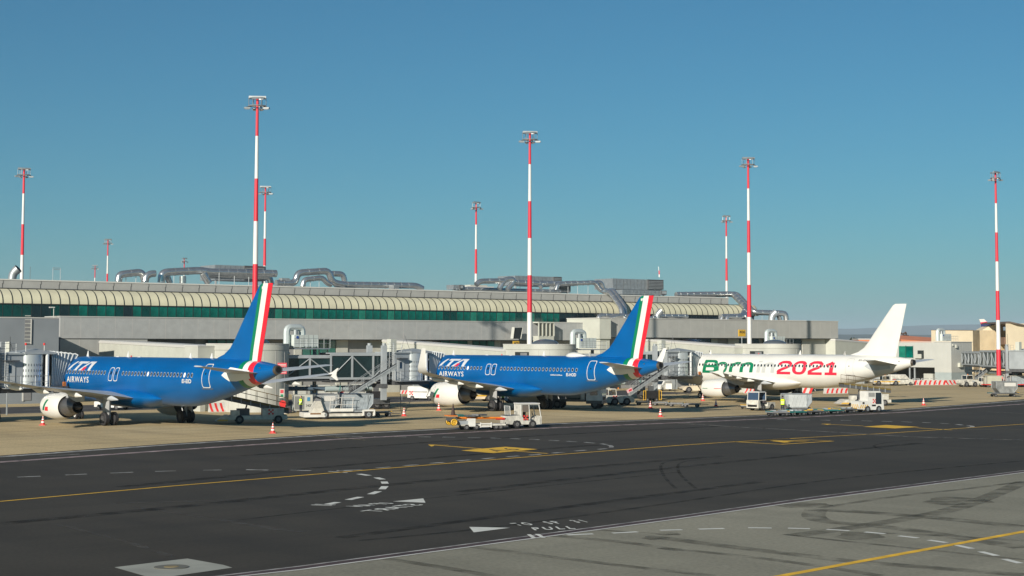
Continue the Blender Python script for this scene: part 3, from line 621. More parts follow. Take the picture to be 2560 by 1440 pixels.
def ahu(label, pxl, pxr, yt, yb, c, dark=None, dep=5, m=None):
    t = TL('air_handling_unit', label, 'roof plant', group='box shaped air handling units on the roof')
    a, b = W(pxl, yt, c), W(pxr, yb, c); mb = MB(); mb.box((a.x, c, b.z), (b.x, c+dep, a.z), m or galv)
    n = int((b.x-a.x)/.8)
    for i in range(1, n): x = a.x+(b.x-a.x)*i/n; mb.box((x-.015, c-.015, b.z+.1), (x+.015, c, a.z-.1), jointd)
    for i in range(2, 7, 2): mb.box((a.x+(b.x-a.x)*i/8, c-.04, a.z-.8), (a.x+(b.x-a.x)*i/8+.16, c, a.z-.55), steel)
    mb.box((a.x, c-.02, (a.z+b.z)/2-.02), (b.x, c, (a.z+b.z)/2+.02), galv); mb.build('housing', t)
    if dark:
        x = W(dark[0], yt, c).x; x2 = W(dark[1], yt, c).x; mb = MB(); mb.box((x, c-.3, b.z+.1), (x2, c+dep*.6, a.z+.02), dgrey)
        for i in range(6): mb.box((x+.1, c-.36, b.z+.2+i*(a.z-b.z-.3)/6), (x2-.1, c-.3, b.z+.28+i*(a.z-b.z-.3)/6), steel)
        mb.build('louvre', t)
    for x in (a.x+.3, b.x-.3):
        if b.z-14.7 > .1: mb = MB(); mb.box((x-.1, c+.2, 14.7), (x+.1, c+.5, b.z), steel); mb.build('stand', t)
    return t
ahu('grey unit with louvres behind the nearest mast', 538, 664, 662, 703, 220, (610, 660)); ahu('pale green grey unit right of the centre mast', 1288, 1403, 689, 716, 219, (1383, 1402))
ahu('large pale unit with a wide intake left of second fin top', 1532, 1655, 696, 726, 216, (1618, 1656)); ahu('low long unit under the large pale unit near second fin', 1556, 1665, 724, 738, 214, (1652, 1664), 3)
ahu('small grey unit low on roof at middle', 1134, 1162, 712, 724, 212, (1148, 1156), 2); ahu('tiny pale unit at end of flat duct', 985, 998, 712, 722, 212, None, 1.5); ahu('square dark unit under ducts right of the centre mast', 1392, 1425, 714, 732, 215, (1398, 1424), 2)
t = TL('roof_antenna', 'tiny red and white antenna on top of the large pale roof unit', 'antenna'); q = W(1648, 693, 217); mb = MB(); mb.bar(q, q+Vector((0,0,.5)), mwht, .12); mb.build('base', t)
mb = MB(); mb.bar(q+Vector((0,0,.5)), q+Vector((0,0,1.2)), mred, .12); mb.bar(q+Vector((-.1,0,1.2)), q+Vector((-.15,0,1.9)), mwht, .06); mb.build('rod', t)
t = TL('roof_frame', 'thin goalpost shaped frame on roof at far left', 'frame'); q = W(132, 690, 212); mb = MB()
for a, b in (((0,0,-1.2), (0,0,1.1)), ((1.05,0,-1.2), (1.05,0,1.1)), ((0,0,1.1), (1.05,0,1.1)), ((.1,0,.9),(1,0,.9))): mb.bar(q+Vector(a), q+Vector(b), steel, .035)
mb.build('post', t); t = TL('roof_rod', 'single thin dark rod on roof right of the leftmost mast', 'rod'); q = W(75, 700, 212); mb = MB(); mb.bar(q, q+Vector((0,0,1.8)), dgrey, .03); mb.build('rod', t)
t = TL('roof_skylight', 'low pale flat skylight on roof beside the duct knot', 'skylight'); a, b = W(1168, 715, 215), W(1235, 722, 215); mb = MB(); mb.box((a.x, 215, b.z-.4), (b.x, 219, a.z), coping); mb.box((a.x+1, 215.5, a.z), (b.x-1, 218, a.z+.25), nodew); mb.build('housing', t)

# ================================================================== FLOODLIGHT MASTS
def mast(label, px, d, H=36.0, rot=0, group='red and white striped floodlight masts', detail=True):
    x = (px-1280)/FOC*d; t = thing('floodlight_mast', label, 'floodlight mast', (x, d, 0), rot, group)
    if abs(px-640) < 30 or True:
        z = 0; lv = [0, 1.3]+[6.3+5*k for k in range(5)]+[31.3, H-1.0]; mb = MB()
        for i in range(len(lv)-1):
            r0 = .42-.27*lv[i]/H; r1 = .42-.27*lv[i+1]/H; mb.tube([(0,0,lv[i]), (0,0,lv[i+1])], [r0, r1], (mwht, mred)[(i+1) % 2 == 0], 14, cap=False)
        mb.cyl((0,0,H-1), (0,0,H-.1), .16, mred, 10); mb.build('pole', t)
        mb = MB(); mb.tube([(1.0*cos(a), .75*sin(a), H-.25) for a in [2*pi*k/12 for k in range(13)]], .06, galv, 5); mb.box((-1.0, -.28, H-.28), (1.0, -.12, H), galv)
        mb.tube([(1.0*cos(a), .75*sin(a), H-1.15) for a in [2*pi*k/12 for k in range(13)]], .07, galv, 5)
        for a in range(6): mb.bar((cos(a*pi/3), .75*sin(a*pi/3), H-1.2), (cos(a*pi/3), .75*sin(a*pi/3), H-.2), galv, .035)
        for a in range(4): mb.bar((0,0,H-1.15), (cos(a*pi/2+.4), .75*sin(a*pi/2+.4), H-1.15), galv, .04)
        mb.build('platform', t)
        for (lx, ly, rz) in ((-1.3, -.3, .15), (1.2, -.4, -.3), (.5, .7, 1.9), (-.4, .8, 1.3)):
            mb = MB(); mb.cbox((lx*.9, ly, H-1.45), (.7, .4, .17), steel, rz, .0); mb.cbox((lx*.9, ly, H-1.56), (.55, .3, .05), lens_m, rz, 0); mb.bar((lx*.6, ly*.6, H-1.2), (lx, ly, H-1.35), dgrey, .05); mb.build('floodlight', t)
    return t
mast('leftmost tall mast rising behind the pier roof', 54, 262, 35.5, .5)
m2 = mast('nearest and tallest mast, standing behind the first blue fin', 638, 188.2, 36, .1)
mast('tall mast in the centre standing behind second aircraft fuselage', 1324.5, 217.5, 35.8, .1)
mast('tall mast behind the white aircraft wing next to yellow sign 406', 1873, 251, 36.2, .2)
mast('rightmost mast with its red foot among baggage carts', 2494, 276.5, 36.8, .8)
for px, d, lab in ((268, 450, 'short looking thin mast second from the left'), (237, 603, 'lowest tiny mast top just left of the second mast'), (460, 550, 'tiny mast top above the long double duct'),
                   (661, 297, 'thinner mast just right of the nearest mast'), (1190, 329, 'thin mast left of the centre mast behind ducts'), (1817, 363, 'thin mast left of the mast by sign 406')):
    mast(lab, px, d, 36.0, random.uniform(0, 1.5))

# ================================================================== AIRLINERS (frame: x = nose to tail, -y = port, z up)
FP = [(0, .02, 3.32, 3.28), (.12, .34, 3.62, 2.95), (.5, .72, 3.95, 2.60), (1.0, 1.03, 4.25, 2.33), (1.6, 1.30, 4.62, 2.12), (2.2, 1.50, 5.02, 1.98), (3.0, 1.71, 5.38, 1.87), (4.0, 1.87, 5.66, 1.79),
      (5.2, 1.955, 5.82, 1.745), (6.5, 1.975, 5.87, 1.73), (12, 1.975, 5.87, 1.73), (18, 1.975, 5.87, 1.73), (24, 1.975, 5.87, 1.73), (25.5, 1.965, 5.87, 1.80), (27, 1.92, 5.87, 2.0), (28.5, 1.83, 5.86, 2.28),
      (30, 1.69, 5.84, 2.62), (31.5, 1.50, 5.82, 2.98), (32.6, 1.34, 5.80, 3.25), (33.5, 1.20, 5.77, 3.48), (34.05, 1.11, 5.75, 3.62), (34.65, 1.0, 5.72, 3.78), (35.3, .87, 5.67, 3.96), (36.0, .73, 5.60, 4.16), (36.8, .55, 5.50, 4.42), (37.35, .42, 5.40, 4.62)]
def fus(x):
    for i in range(len(FP)-1):
        if x <= FP[i+1][0]:
            a, b = FP[i], FP[i+1]; t = (x-a[0])/(b[0]-a[0]); return [a[k]+(b[k]-a[k])*t for k in (1, 2, 3)]
    return list(FP[-1][1:])
def skin_y(x, z, off=.014):
    w_, zt, zb = fus(x); h = (zt-zb)/2; zc = (zt+zb)/2; q = max(-.999, min(.999, (z-zc)/h)); return -(w_*sqrt(1-q*q)+off)
def wheel(parent, c, r, wd, name='wheel', rim=True, ax='y', hub=None):
    mb = MB(); x, y, z = c; h = wd/2
    prof_ = [(-h, r*.60), (-h, r*.88), (-h*.72, r), (h*.72, r), (h, r*.88), (h, r*.60)]; rings = []
    for yy, rr in prof_: rings.append([(rr*cos(2*pi*k/22), yy, rr*sin(2*pi*k/22)) for k in range(22)])
    mb.loft(rings, black, True); o = mb.build(name, parent, (x, y, z))
    if rim:
        mb = MB(); mb.cyl((0, -h*1.03, 0), (0, h*1.03, 0), r*.5, hub or mat('dull_wheel_rim', (.13, .13, .125), .6, var=.2, scale=5), 16); mb.cyl((0, -h*1.12, 0), (0, h*1.12, 0), r*.16, dgrey, 10); mb.build('rim', o)
    return o
def wing_loft(mb, secs, m):
    rings = []
    for (y, xl, ch, z, th, tw) in secs:
        up = []; lo = []
        for k in range(9):
            t = (1-cos(k/8*pi))/2; yt = 5*th*(.2969*sqrt(t)-.126*t-.3516*t*t+.2843*t**3-.1015*t**4)
            up.append((xl+ch*t, y, z+ch*(yt*.9)+tw*(.5-t)*ch)); lo.append((xl+ch*t, y, z-ch*yt*.8+tw*(.5-t)*ch))
        rings.append(lo+up[::-1][1:-1])
    mb.loft(rings, m, True)
def airliner(name, label, nose, ang, liv, neo, droop=0):
    body_m = blue if liv == 'blue' else acw
    t = thing(name, label, 'airliner', (nose[0], nose[1], 0), -ang, 'airliners parked nose in at the pier')
    # fuselage
    n = 40; mb = MB(); rings = []
    for x, hw, zt, zb in FP: rings.append([(x, hw*cos(2*pi*k/n), (zt+zb)/2+(zt-zb)/2*sin(2*pi*k/n)) for k in range(n)])
    for i in range(len(FP)-1):
        xm = (FP[i][0]+FP[i+1][0])/2; m = body_m
        if liv == 'blue' and 33.5 < xm < 35.3: m = green if xm < 34.05 else acw if xm < 34.65 else red
        mb.loft([rings[i], rings[i+1]], m, False)
    fo = mb.build('fuselage', t)
    mb = MB(); hw, zt, zb = fus(37.35); r0 = [(37.35, hw*cos(2*pi*k/20), (zt+zb)/2+(zt-zb)/2*sin(2*pi*k/20)) for k in range(20)]
    r1 = [(37.62, .36*cos(2*pi*k/20), 5.02+.34*sin(2*pi*k/20)) for k in range(20)]; r2 = [(37.60, .24*cos(2*pi*k/20), 5.02+.24*sin(2*pi*k/20)) for k in range(20)]; r3 = [(37.2, .2*cos(2*pi*k/20), 5.02+.2*sin(2*pi*k/20)) for k in range(20)]
    mb.loft([r0, r1, r2], mat('exhaust_titanium', (.20, .17, .14), .35, .8), False); mb.loft([r2, r3], blk, True); mb.build('tail_exhaust', t)
    # belly fairing
    mb = MB(); rings = []
    for x, hw, zc, hh in ((9.6, 1.2, 2.3, .2), (10.6, 1.75, 2.35, .62), (12, 2.12, 2.35, .88), (14, 2.28, 2.38, .98), (17, 2.32, 2.38, 1.0), (18.6, 2.27, 2.38, .97), (20, 2.08, 2.38, .82), (21.2, 1.80, 2.38, .58), (22.1, 1.50, 2.36, .3), (22.75, 1.28, 2.34, .04)):
        rings.append([(x, hw*cos(2*pi*k/24), zc+hh*sin(2*pi*k/24)) for k in range(24)])
    mb.loft(rings, body_m); mb.build('belly_fairing', t)
    for sgn in (-1, 1):
        mb = MB(); d5 = 5.1*pi/180
        secs = [(sgn*1.2, 11.2, 7.9, 2.35, .13, .02), (sgn*2.2, 11.9, 7.1, 2.43, .13, .02), (sgn*6.4, 14.35, 4.35, 2.95, .115, .0), (sgn*11.5, 17.35, 2.85, 3.5, .10, -.01), (sgn*16.75, 20.55, 1.55, 4.25, .09, -.01)]
        dr_ = droop if sgn < 0 else 0; secs = [(q[0], q[1], q[2], q[3]-dr_*max(0, (abs(q[0])-2.2)/14.4)**1.5, q[4], q[5]) for q in secs]
        wing_loft(mb, secs, acg); wg = mb.build('wing', t)
        # flap track fairings
        for fy, zz in ((4.2, 2.55), (7.6, 2.92), (11.0, 3.3), (13.6, 3.62)) if sgn else ():
            xt = 14.35+(abs(fy)-6.4)*.52+4.3 - (0 if fy < 6.4 else (fy-6.4)*.28); mb = MB()
            if fy < 6.4: xt = 18.9
            r_ = [[(xt-1.9+u*2.9, sgn*fy+hw*cos(2*pi*k/10), zz-.12*1-dz+hh*sin(2*pi*k/10)) for k in range(10)] for u, hw, hh, dz in ((0, .03, .03, -.1), (.3, .16, .2, 0), (.65, .17, .22, .05), (1, .03, .04, .15))]
            mb.loft(r_, acw if fy > 4.5 else acg); mb.build('flap_track_fairing', wg)
        if neo:   # upturned sharklet
            mb = MB(); P = [(16.75, 20.55, 1.5, 4.25), (17.15, 20.9, 1.3, 4.42), (17.42, 21.2, 1.12, 4.85), (17.62, 21.7, .85, 5.7), (17.8, 22.2, .55, 6.65)]
            rings = []
            for y, xl, ch, z in P:
                lean = 0 if y < 16.7 else min(1, (y-16.6)/.6)
                ring = []
                for k in range(10):
                    a = 2*pi*k/10; xx = xl+ch*(.5-.5*cos(a)); th = .05*ch*sin(a)+.012*(1 if sin(a) > 0 else -1); ring.append((xx, sgn*(y-th*lean), z+th*(1-lean)))
                rings.append(ring)
            mb.loft(rings, acw); mb.build('winglet', wg)
        else:     # arrow shaped wingtip fence
            mb = MB(); mb.prism([(q[0]+.95, q[1]-dr_) for q in [(20.1, 4.22), (21.1, 4.45), (21.85, 4.82), (22.1, 4.84), (21.75, 4.4), (21.7, 4.15), (22.0, 3.72), (21.8, 3.68), (21.0, 4.02)]], sgn*16.75, sgn*16.82, acw); mb.build('winglet', wg)
        # engine
        ec = sgn*5.75
        if neo: L = [(10.55, .98), (10.62, 1.13), (11.0, 1.24), (12.2, 1.33), (13.4, 1.30), (14.4, 1.16), (15.05, 1.02)]; zc = 1.72
        else: L = [(10.65, .86), (10.72, .99), (11.05, 1.07), (12.0, 1.15), (13.0, 1.14), (13.7, 1.04), (14.0, .97)]; zc = 1.56
        mb = MB(); R = lambda x, r, s=1.0: [(x, ec+r*cos(2*pi*k/32), zc+r*s*sin(2*pi*k/32)) for k in range(32)]
        mb.loft([R(*q) for q in L], acw, False); mb.loft([R(L[0][0], L[0][1]), R(L[0][0]+.25, L[0][1]-.08), R(L[0][0]+1.0, L[0][1]-.06)], chrome, False)
        mb.loft([R(L[0][0]+1.0, L[0][1]-.06), R(L[0][0]+1.0, .25)], dgrey, False); mb.loft([R(L[0][0]+1.0, .25), R(L[0][0]+.6, .02)], acg, True); en = mb.build('engine', t)
        mb = MB(); xe, re = L[-1]
        mb.loft([R(xe, re), R(xe-.05, re-.05), R(xe-.7, re-.12)], blk, False); mb.loft([R(xe-.7, re-.12), R(xe-.7, .5)], blk, False)
        core = [(xe-.75, .78), (xe+.1, .74), (xe+.9, .58), (xe+1.3, .50)] if neo else [(xe-.5, .80), (xe+.35, .84), (xe+.55, .80), (xe+1.5, .56), (xe+1.75, .50)]
        mb.loft([R(*q) for q in core], mat('core_cowl_metal', (.16, .16, .16), .35, .7, var=.2), False); mb.loft([R(core[-1][0], core[-1][1]), R(core[-1][0]-.1, core[-1][1]-.05), R(core[-1][0]-.5, .3)], blk, False)
        mb.loft([R(core[-1][0]-.5, .3), R(core[-1][0]+.2, .22), R(core[-1][0]+.75, .03)], mat('exhaust_cone', (.07, .065, .06), .5, .6), True); mb.build('exhaust', en)
        mb = MB(); x0 = L[0][0]
        mb.loft([[(x0+1.6, ec-.13, zc+1.0), (x0+1.6, ec+.13, zc+1.0), (x0+1.6, ec+.13, zc+1.12), (x0+1.6, ec-.13, zc+1.12)], [(x0+3.0, ec-.2, zc+.6), (x0+3.0, ec+.2, zc+.6), (x0+3.0, ec+.18, 2.95), (x0+3.0, ec-.18, 2.95)],
                 [(x0+4.8, ec-.2, zc+.45), (x0+4.8, ec+.2, zc+.45), (x0+4.8, ec+.15, 3.0), (x0+4.8, ec-.15, 3.0)], [(x0+6.2, ec-.05, 2.1), (x0+6.2, ec+.05, 2.1), (x0+6.2, ec+.05, 2.8), (x0+6.2, ec-.05, 2.8)]], acgd, True, False); mb.build('engine_pylon', en)
        def nac(m, vs, fs, nm='engine_logo', yc=ec, zc=zc):
            rr = 1.345 if neo else 1.165
            def fn(x, z):
                k = 0
                for i in range(len(L)-1):
                    if L[i][0] <= x <= L[i+1][0]: u = (x-L[i][0])/(L[i+1][0]-L[i][0]); k = L[i][1]+(L[i+1][1]-L[i][1])*u
                k = (k or L[-1][1])+.012; return (x, yc+sgn*sqrt(max(.01, k*k-(z-zc)**2)), z)
            me = decal(nm, [(0, 0)], [], m, en, lambda a, b: (0, 0, 0)); bpy.data.objects.remove(me)
            bm_v = []; N = 10; fsx = []
            for j in range(N+1):
                for i_ in range(5):
                    v_ = j/N; u_ = i_/4; a_, b_, c_, d_ = vs    # lower left, lower right, upper right, upper left
                    p = [(a_[q]*(1-u_)+b_[q]*u_)*(1-v_)+(d_[q]*(1-u_)+c_[q]*u_)*v_ for q in (0, 1)]; bm_v.append(fn(*p))
            for j in range(N):
                for i_ in range(4): fsx.append((j*5+i_, j*5+i_+1, (j+1)*5+i_+1, (j+1)*5+i_))
            q_ = MB(); q_.add(bm_v, fsx, m, True); q_.build(nm, en)
        if liv == 'blue':
            o_ = .25 if not neo else .0
            nac(green, [(11.25+o_*.3, zc-.35), (11.6+o_*.3, zc-.35), (12.25+o_*.3, zc+.60), (11.9+o_*.3, zc+.60)], 0)
            nac(red, [(11.75+o_*.3, zc-.38), (12.35+o_*.3, zc-.38), (12.42+o_*.3, zc-.02), (11.95+o_*.3, zc-.02)], 0)
        else:
            nac(green, [(11.0, zc-.03), (11.9, zc-.03), (11.9, zc+.04), (11.0, zc+.04)], 0, 'engine_stripe'); nac(red, [(12.95, zc-.03), (13.95, zc-.03), (13.95, zc+.04), (12.95, zc+.04)], 0, 'engine_stripe')
        # tailplane
        mb = MB(); wing_loft(mb, [(sgn*.5, 31.6, 4.3, 4.72, .10, 0), (sgn*1.2, 32.1, 3.7, 4.80, .10, 0), (sgn*6.2, 35.1, 1.35, 5.33, .09, 0)], acg); mb.build('tailplane', t)
        mb = MB(); NX = 12; rows = []
        for i_ in range(NX+1):
            x = 31.7+3.2*i_/NX; u_ = i_/NX; zt_ = 4.55+.62*min(1, u_*4)*(1-.55*max(0, u_-.3)); zb_ = 4.5-.45*min(1, u_*4)+.5*max(0, u_-.5); rows.append([(x, -sgn*skin_y(x, zb_+(zt_-zb_)*j/6, .03), zb_+(zt_-zb_)*j/6) for j in range(7)])
        mb.add([p for r_ in rows for p in r_], [(i_*7+j, i_*7+j+1, (i_+1)*7+j+1, (i_+1)*7+j) for i_ in range(NX) for j in range(6)], acw if liv == 'blue' else acg, True); mb.build('tailplane_fairing', t)
    # fin
    fin = [(5.70, 28.3, 35.15), (5.95, 28.9, 35.2), (6.2, 29.75, 35.26), (6.7, 30.62, 35.38), (7.4, 31.28, 35.56), (8.4, 32.05, 35.82), (9.6, 33.02, 36.12), (10.9, 34.08, 36.44), (11.75, 34.78, 36.65), (11.92, 35.15, 36.70)]
    def chordx(z, xl, xt):
        k = (z-5.7)/6.2; return [xt-.02, xt-(.50+.08*k), xt-(1.15+.07*k), xt-(1.53+.12*k)]
    mb = MB()
    for sg in (-1, 1):
        rows = []
        for z, xl, xt in fin:
            c = chordx(z, xl, xt); row = [xl]+[xl+(c[3]-xl)*q for q in (.08, .25, .6)]+[max(c[3], xl+.01), c[2], c[1], c[0]]; rows.append([(x, sg*max(.015, (.24-.12*(z-5.7)/6.2)*(sin(pi*min(1, ((x-xl)/(xt-xl)))**.6)**.8 if 0 < (x-xl) < (xt-xl) else 0)), z) for x in row])
        for i in range(len(rows)-1):
            for j in range(7):
                m = body_m
                if liv == 'blue': m = body_m if j < 4 else (green, acw, red)[j-4]
                mb.add([rows[i][j], rows[i][j+1], rows[i+1][j+1], rows[i+1][j]], [(0, 1, 2, 3)], m, True)
    mb.add([(35.15, -.06, 11.92), (36.70, -.03, 11.92), (36.70, .03, 11.92), (35.15, .06, 11.92)], [(0, 1, 2, 3)], body_m)
    z, xl, xt = fin[0]
    mb.build('fin', t)
    if liv == 'blue':
        mb = MB(); mb.box((35.32, -.14, 11.45), (35.50 if neo is False else 35.42, -.10, 11.68), acw)
        if neo: mb.box((35.10, -.14, 11.42), (35.28, -.10, 11.65), acw)
        mb.build('fin_code', t)
    # undercarriage
    def gear(name_, x, y, r, wd, zs, hubm=None, strut=.13, door=None):
        g = MB(); g.cyl((x, y, r*.9), (x, y, zs), strut, steel, 10); g.cyl((x, y-wd*1.25, r), (x, y+wd*1.25, r), .08, dgrey, 8); g.bar((x, y, r+.5), (x-.9, y, zs), steel, .06)
        go = g.build(name_, t); hubm = hubm or mat('dark_hub', (.05, .05, .05), .6)  # hubs default to one flat dark grey
        for s_ in (-1, 1): wheel(go, (x, y+s_*wd*1.05, r), r, wd, 'wheel', True, hub=hubm)
        if door:
            g = MB(); g.box((x-.55, y+door-.03, r+.35), (x+.55, y+door+.03, zs), acgd); g.build('gear_door', go)
    gear('nose_gear', 5.07, 0, .39, .26, 1.95, acw); gear('main_gear', 17.71, -3.8, .585, .42, 2.4, door=-.32); gear('main_gear', 17.71, 3.8, .585, .42, 2.4, door=.32)
    # cabin windows: one mesh, copied along the cabin line
    mb = MB(); tilt = .30
    def pane(rx, rz, yo, m, k=12): mb.add([(rx*cos(2*pi*i/k), yo, rz*sin(2*pi*i/k)) for i in range(k)], [tuple(range(k))], m)
    pane(.15, .21, -.006, acg if liv == 'blue' else acgd); pane(.115, .165, -.012, glassd)
    w0 = mb.build('cabin_window', t); mb = MB(); pane(.165, .225, -.006, acw); pane(.13, .18, -.012, mat('white_window_blind', (.75, .78, .78), .3)); w1 = mb.build('cabin_window', t)  # blind panes have a plain pale colour, no glow
    xs = []; x = 6.35
    while x < 27.9:
        if not (13.55 < x < 14.35 or 14.35 <= x < 16.1 and abs(x-14.55) < 2 and x < 16.1 and x > 13.4): xs.append(x)
        x += .535
    if liv != 'blue': xs = [x for x in [6.35+.535*k for k in range(41)] if abs(x-15.0) > .3]
    z = 4.46; shades = {9} if neo else {22, 33} if liv == 'blue' else set(); first = {w0: True, w1: True}
    for i, x in enumerate(xs):
        src = w1 if i in shades else w0
        if first[src]: o = src; first[src] = False
        else: o = src.copy(); COL.objects.link(o); o.parent = t
        o.location = (x, skin_y(x, z, .012), z); hw_, zt_, zb_ = fus(x)
        o.rotation_euler = (-math.asin(min(.9, (z-(zt_+zb_)/2)/((zt_-zb_)/2)))*.95, 0, 0)
    if first[w1]: bpy.data.objects.remove(w1)
    # doors as outlined panels
    def outline(nm, x0, x1, z0, z1, wd, m, r=.18, fill=None):
        def rr(a, b, c, d, r):
            out = []
            for cx, cz, a0 in ((b-r, d-r, 0), (a+r, d-r, 90), (a+r, c+r, 180), (b-r, c+r, 270)):
                for k in range(5): an = radians(a0+k*22.5); out.append((cx+r*cos(an), cz+r*sin(an)))
            res = []
            for i in range(len(out)):
                p, q = out[i], out[(i+1) % len(out)]; nn = max(1, int(abs(q[1]-p[1])/.15)); res += [(p[0]+(q[0]-p[0])*k/nn, p[1]+(q[1]-p[1])*k/nn) for k in range(nn)]
            return res
        O = rr(x0, x1, z0, z1, r); I = []
        cx, cz = (x0+x1)/2, (z0+z1)/2
        for p in O: I.append((cx+(p[0]-cx)*(1-2*wd/(x1-x0)), cz+(p[1]-cz)*(1-2*wd/(z1-z0))))
        n_ = len(O); vs = [(p[0], skin_y(p[0], p[1], .016), p[1]) for p in O+I]; q = MB(); q.add(vs, [(i, (i+1) % n_, n_+(i+1) % n_, n_+i) for i in range(n_)], m, True); q.build(nm, t)
    if liv == 'blue':
        outline('rear_door', 29.15, 30.15, 3.45, 5.42, .06, acw); outline('overwing_exit', 14.08, 14.80, 3.75, 4.95, .055, acw, .2); outline('overwing_exit', 14.98, 15.70, 3.75, 4.95, .055, acw, .2)
        q = MB(); q.add([(29.0, skin_y(29, 3.38, .02), 3.34), (30.3, skin_y(30.3, 3.38, .02), 3.34), (30.3, skin_y(30.3, 3.38, .02), 3.42), (29.0, skin_y(29.0, 3.38, .02), 3.42)], [(0, 1, 2, 3)], dgrey); q.build('door_sill', t)
        for xw in (14.44, 15.34):
            q = MB(); q.add([(xw+.12*cos(2*pi*i/12), skin_y(xw, 4.46+.17*sin(2*pi*i/12), .02), 4.46+.17*sin(2*pi*i/12)) for i in range(12)], [tuple(range(12))], glassd); q.build('cabin_window', t)
        q = MB(); q.add([(29.62+.07*cos(2*pi*i/10), skin_y(29.6, 4.62+.1*sin(2*pi*i/10), .02), 4.62+.1*sin(2*pi*i/10)) for i in range(10)], [tuple(range(10))], glassd); q.build('door_window', t)
    else:
        outline('rear_door', 29.15, 30.15, 3.45, 5.42, .025, acgd); outline('overwing_exit', 14.65, 15.35, 3.75, 4.95, .035, acw, .2)
        q = MB(); q.add([(29.62+.06*cos(2*pi*i/10), skin_y(29.6, 4.52+.09*sin(2*pi*i/10), .02), 4.52+.09*sin(2*pi*i/10)) for i in range(10)], [tuple(range(10))], glassd); q.build('door_window', t)
        q = MB(); q.add([(29.0, skin_y(29, 3.4, .02), 3.38), (30.3, skin_y(30.3, 3.4, .02), 3.38), (30.3, skin_y(30.3, 3.4, .02), 3.44), (29.0, skin_y(29.0, 3.4, .02), 3.44)], [(0, 1, 2, 3)], dgrey); q.build('door_sill', t)
    outline('front_door', 4.45, 5.45, 3.45, 5.35, .03, acw if liv == 'blue' else acgd)
    # cockpit glazing
    for a, b in ((1.75, 2.25), (2.3, 2.85), (2.9, 3.35)):
        for s_ in (1, -1):
            q = MB(); q.add([(x, s_*skin_y(x, zz, .02), zz) for x, zz in ((a, 4.45), (b, 4.5), (b+.1, 4.85), (a+.35, 4.85 if a > 2 else 4.62))], [(0, 1, 2, 3)], glassd); q.build('cockpit_window', t)
    # lettering
    def on_skin(x0, x1, z0, z1, shear=0): return lambda u, v: (x0+(x1-x0)*u+shear*(v), skin_y(x0+(x1-x0)*u+shear*v, z0+(z1-z0)*v, .02), z0+(z1-z0)*v)
    def logo(px, m, nm='airline_logo'):
        vs = [((x-1010)/375, (410-y)/142) for x, y in px]; decal(nm, vs, [tuple(range(len(vs)))], m, t, on_skin(6.25, 10.75, 4.60, 5.42), 8)
    if liv == 'blue':
        for poly in ([(1010,398),(1042,398),(1072,330),(1108,268),(1080,268),(1040,330)], [(1130,268),(1278,268),(1258,300),(1190,300),(1148,410),(1112,410),(1155,300),(1115,300)], [(1180,410),(1215,410),(1312,292),(1300,268)], [(1300,268),(1312,292),(1332,300),(1322,410),(1358,410),(1385,268)]): logo(poly, lgrey)
        logo([(1215,410),(1250,352),(1292,352),(1258,410)], pink)
        flat_text('airline_lettering', 'AIRWAYS', acw, t, on_skin(6.45, 10.55, 3.52, 4.06), .012, 1.15, 5)
        flat_text('registration', 'EI-HOD' if neo else 'EI-EID', acw, t, on_skin(26.4, 27.75, 3.80, 4.13), .02, 1.0, 3)
        if neo: flat_text('type_lettering', 'AIRBUS A320neo', acw, t, on_skin(24.1, 25.85, 3.84, 3.97), .02, 1.0, 2)
    else:
        def stroke(pts, x0, x1, z0, z1, m, th=.32, tv=.54, lift=0, sh=.30, closed=False):
            # lettering drawn as broad ribbons: tv wide on upright strokes, th on level ones (metres)
            P = [(x0+(x1-x0)*u, z0+(z1-z0)*v) for u, v in pts]; out = []
            for i in range(len(P)-1):
                nn = max(1, int(math.dist(P[i], P[i+1])/.14)); out += [(P[i][0]+(P[i+1][0]-P[i][0])*k/nn, P[i][1]+(P[i+1][1]-P[i][1])*k/nn) for k in range(nn)]
            out.append(P[-1]); L_ = []; R_ = []; N_ = len(out)
            for i in range(N_):
                a_, b_ = out[(i-1) % (N_-1) if closed else max(i-1, 0)], out[(i+1) % (N_-1) if closed else min(i+1, N_-1)]; dx, dz = b_[0]-a_[0], b_[1]-a_[1]; l_ = math.hypot(dx, dz) or 1
                nx, nz = -dz/l_*tv/2, dx/l_*th/2
                for lst, sg in ((L_, 1), (R_, -1)):
                    x_, z_ = out[i][0]+sg*nx, out[i][1]+sg*nz; z_ = max(z0-th/2, min(z1+th/2, z_)); x_ += sh*(z_-z0)/1.7
                    lst.append((x_, skin_y(x_, z_, .018+lift), z_))
            q = MB(); M_ = 4; rows = [[tuple(L_[i][k]*(1-j/M_)+R_[i][k]*j/M_ for k in range(3)) for j in range(M_+1)] for i in range(N_)]
            rows = [[(p[0], skin_y(p[0], p[2], .018+lift), p[2]) for p in r] for r in rows]
            q.add([p for r in rows for p in r], [(i*5+j, i*5+j+1, (i+1)*5+j+1, (i+1)*5+j) for i in range(N_-1) for j in range(M_)], m, True); return q
        def ell(cx, cy_, rx, ry, a0, a1, n=22, pw=.75): return [(cx+rx*(abs(cos(a))**pw)*(1 if cos(a) > 0 else -1), cy_+ry*(abs(sin(a))**pw)*(1 if sin(a) > 0 else -1)) for a in [radians(a0+(a1-a0)*k/n) for k in range(n+1)]]
        def glyph(parts, x0, x1, z0, z1, m, **k):
            big = MB()
            for i, p in enumerate(parts):
                q = stroke(p, x0, x1, z0, z1, m, lift=.004*i, closed=(p[0] == p[-1]), **k); big.add(q.v, q.f, m, True)
            big.build('slogan_lettering', t)
        lo_, hi, xh = 3.56, 4.92, 4.74
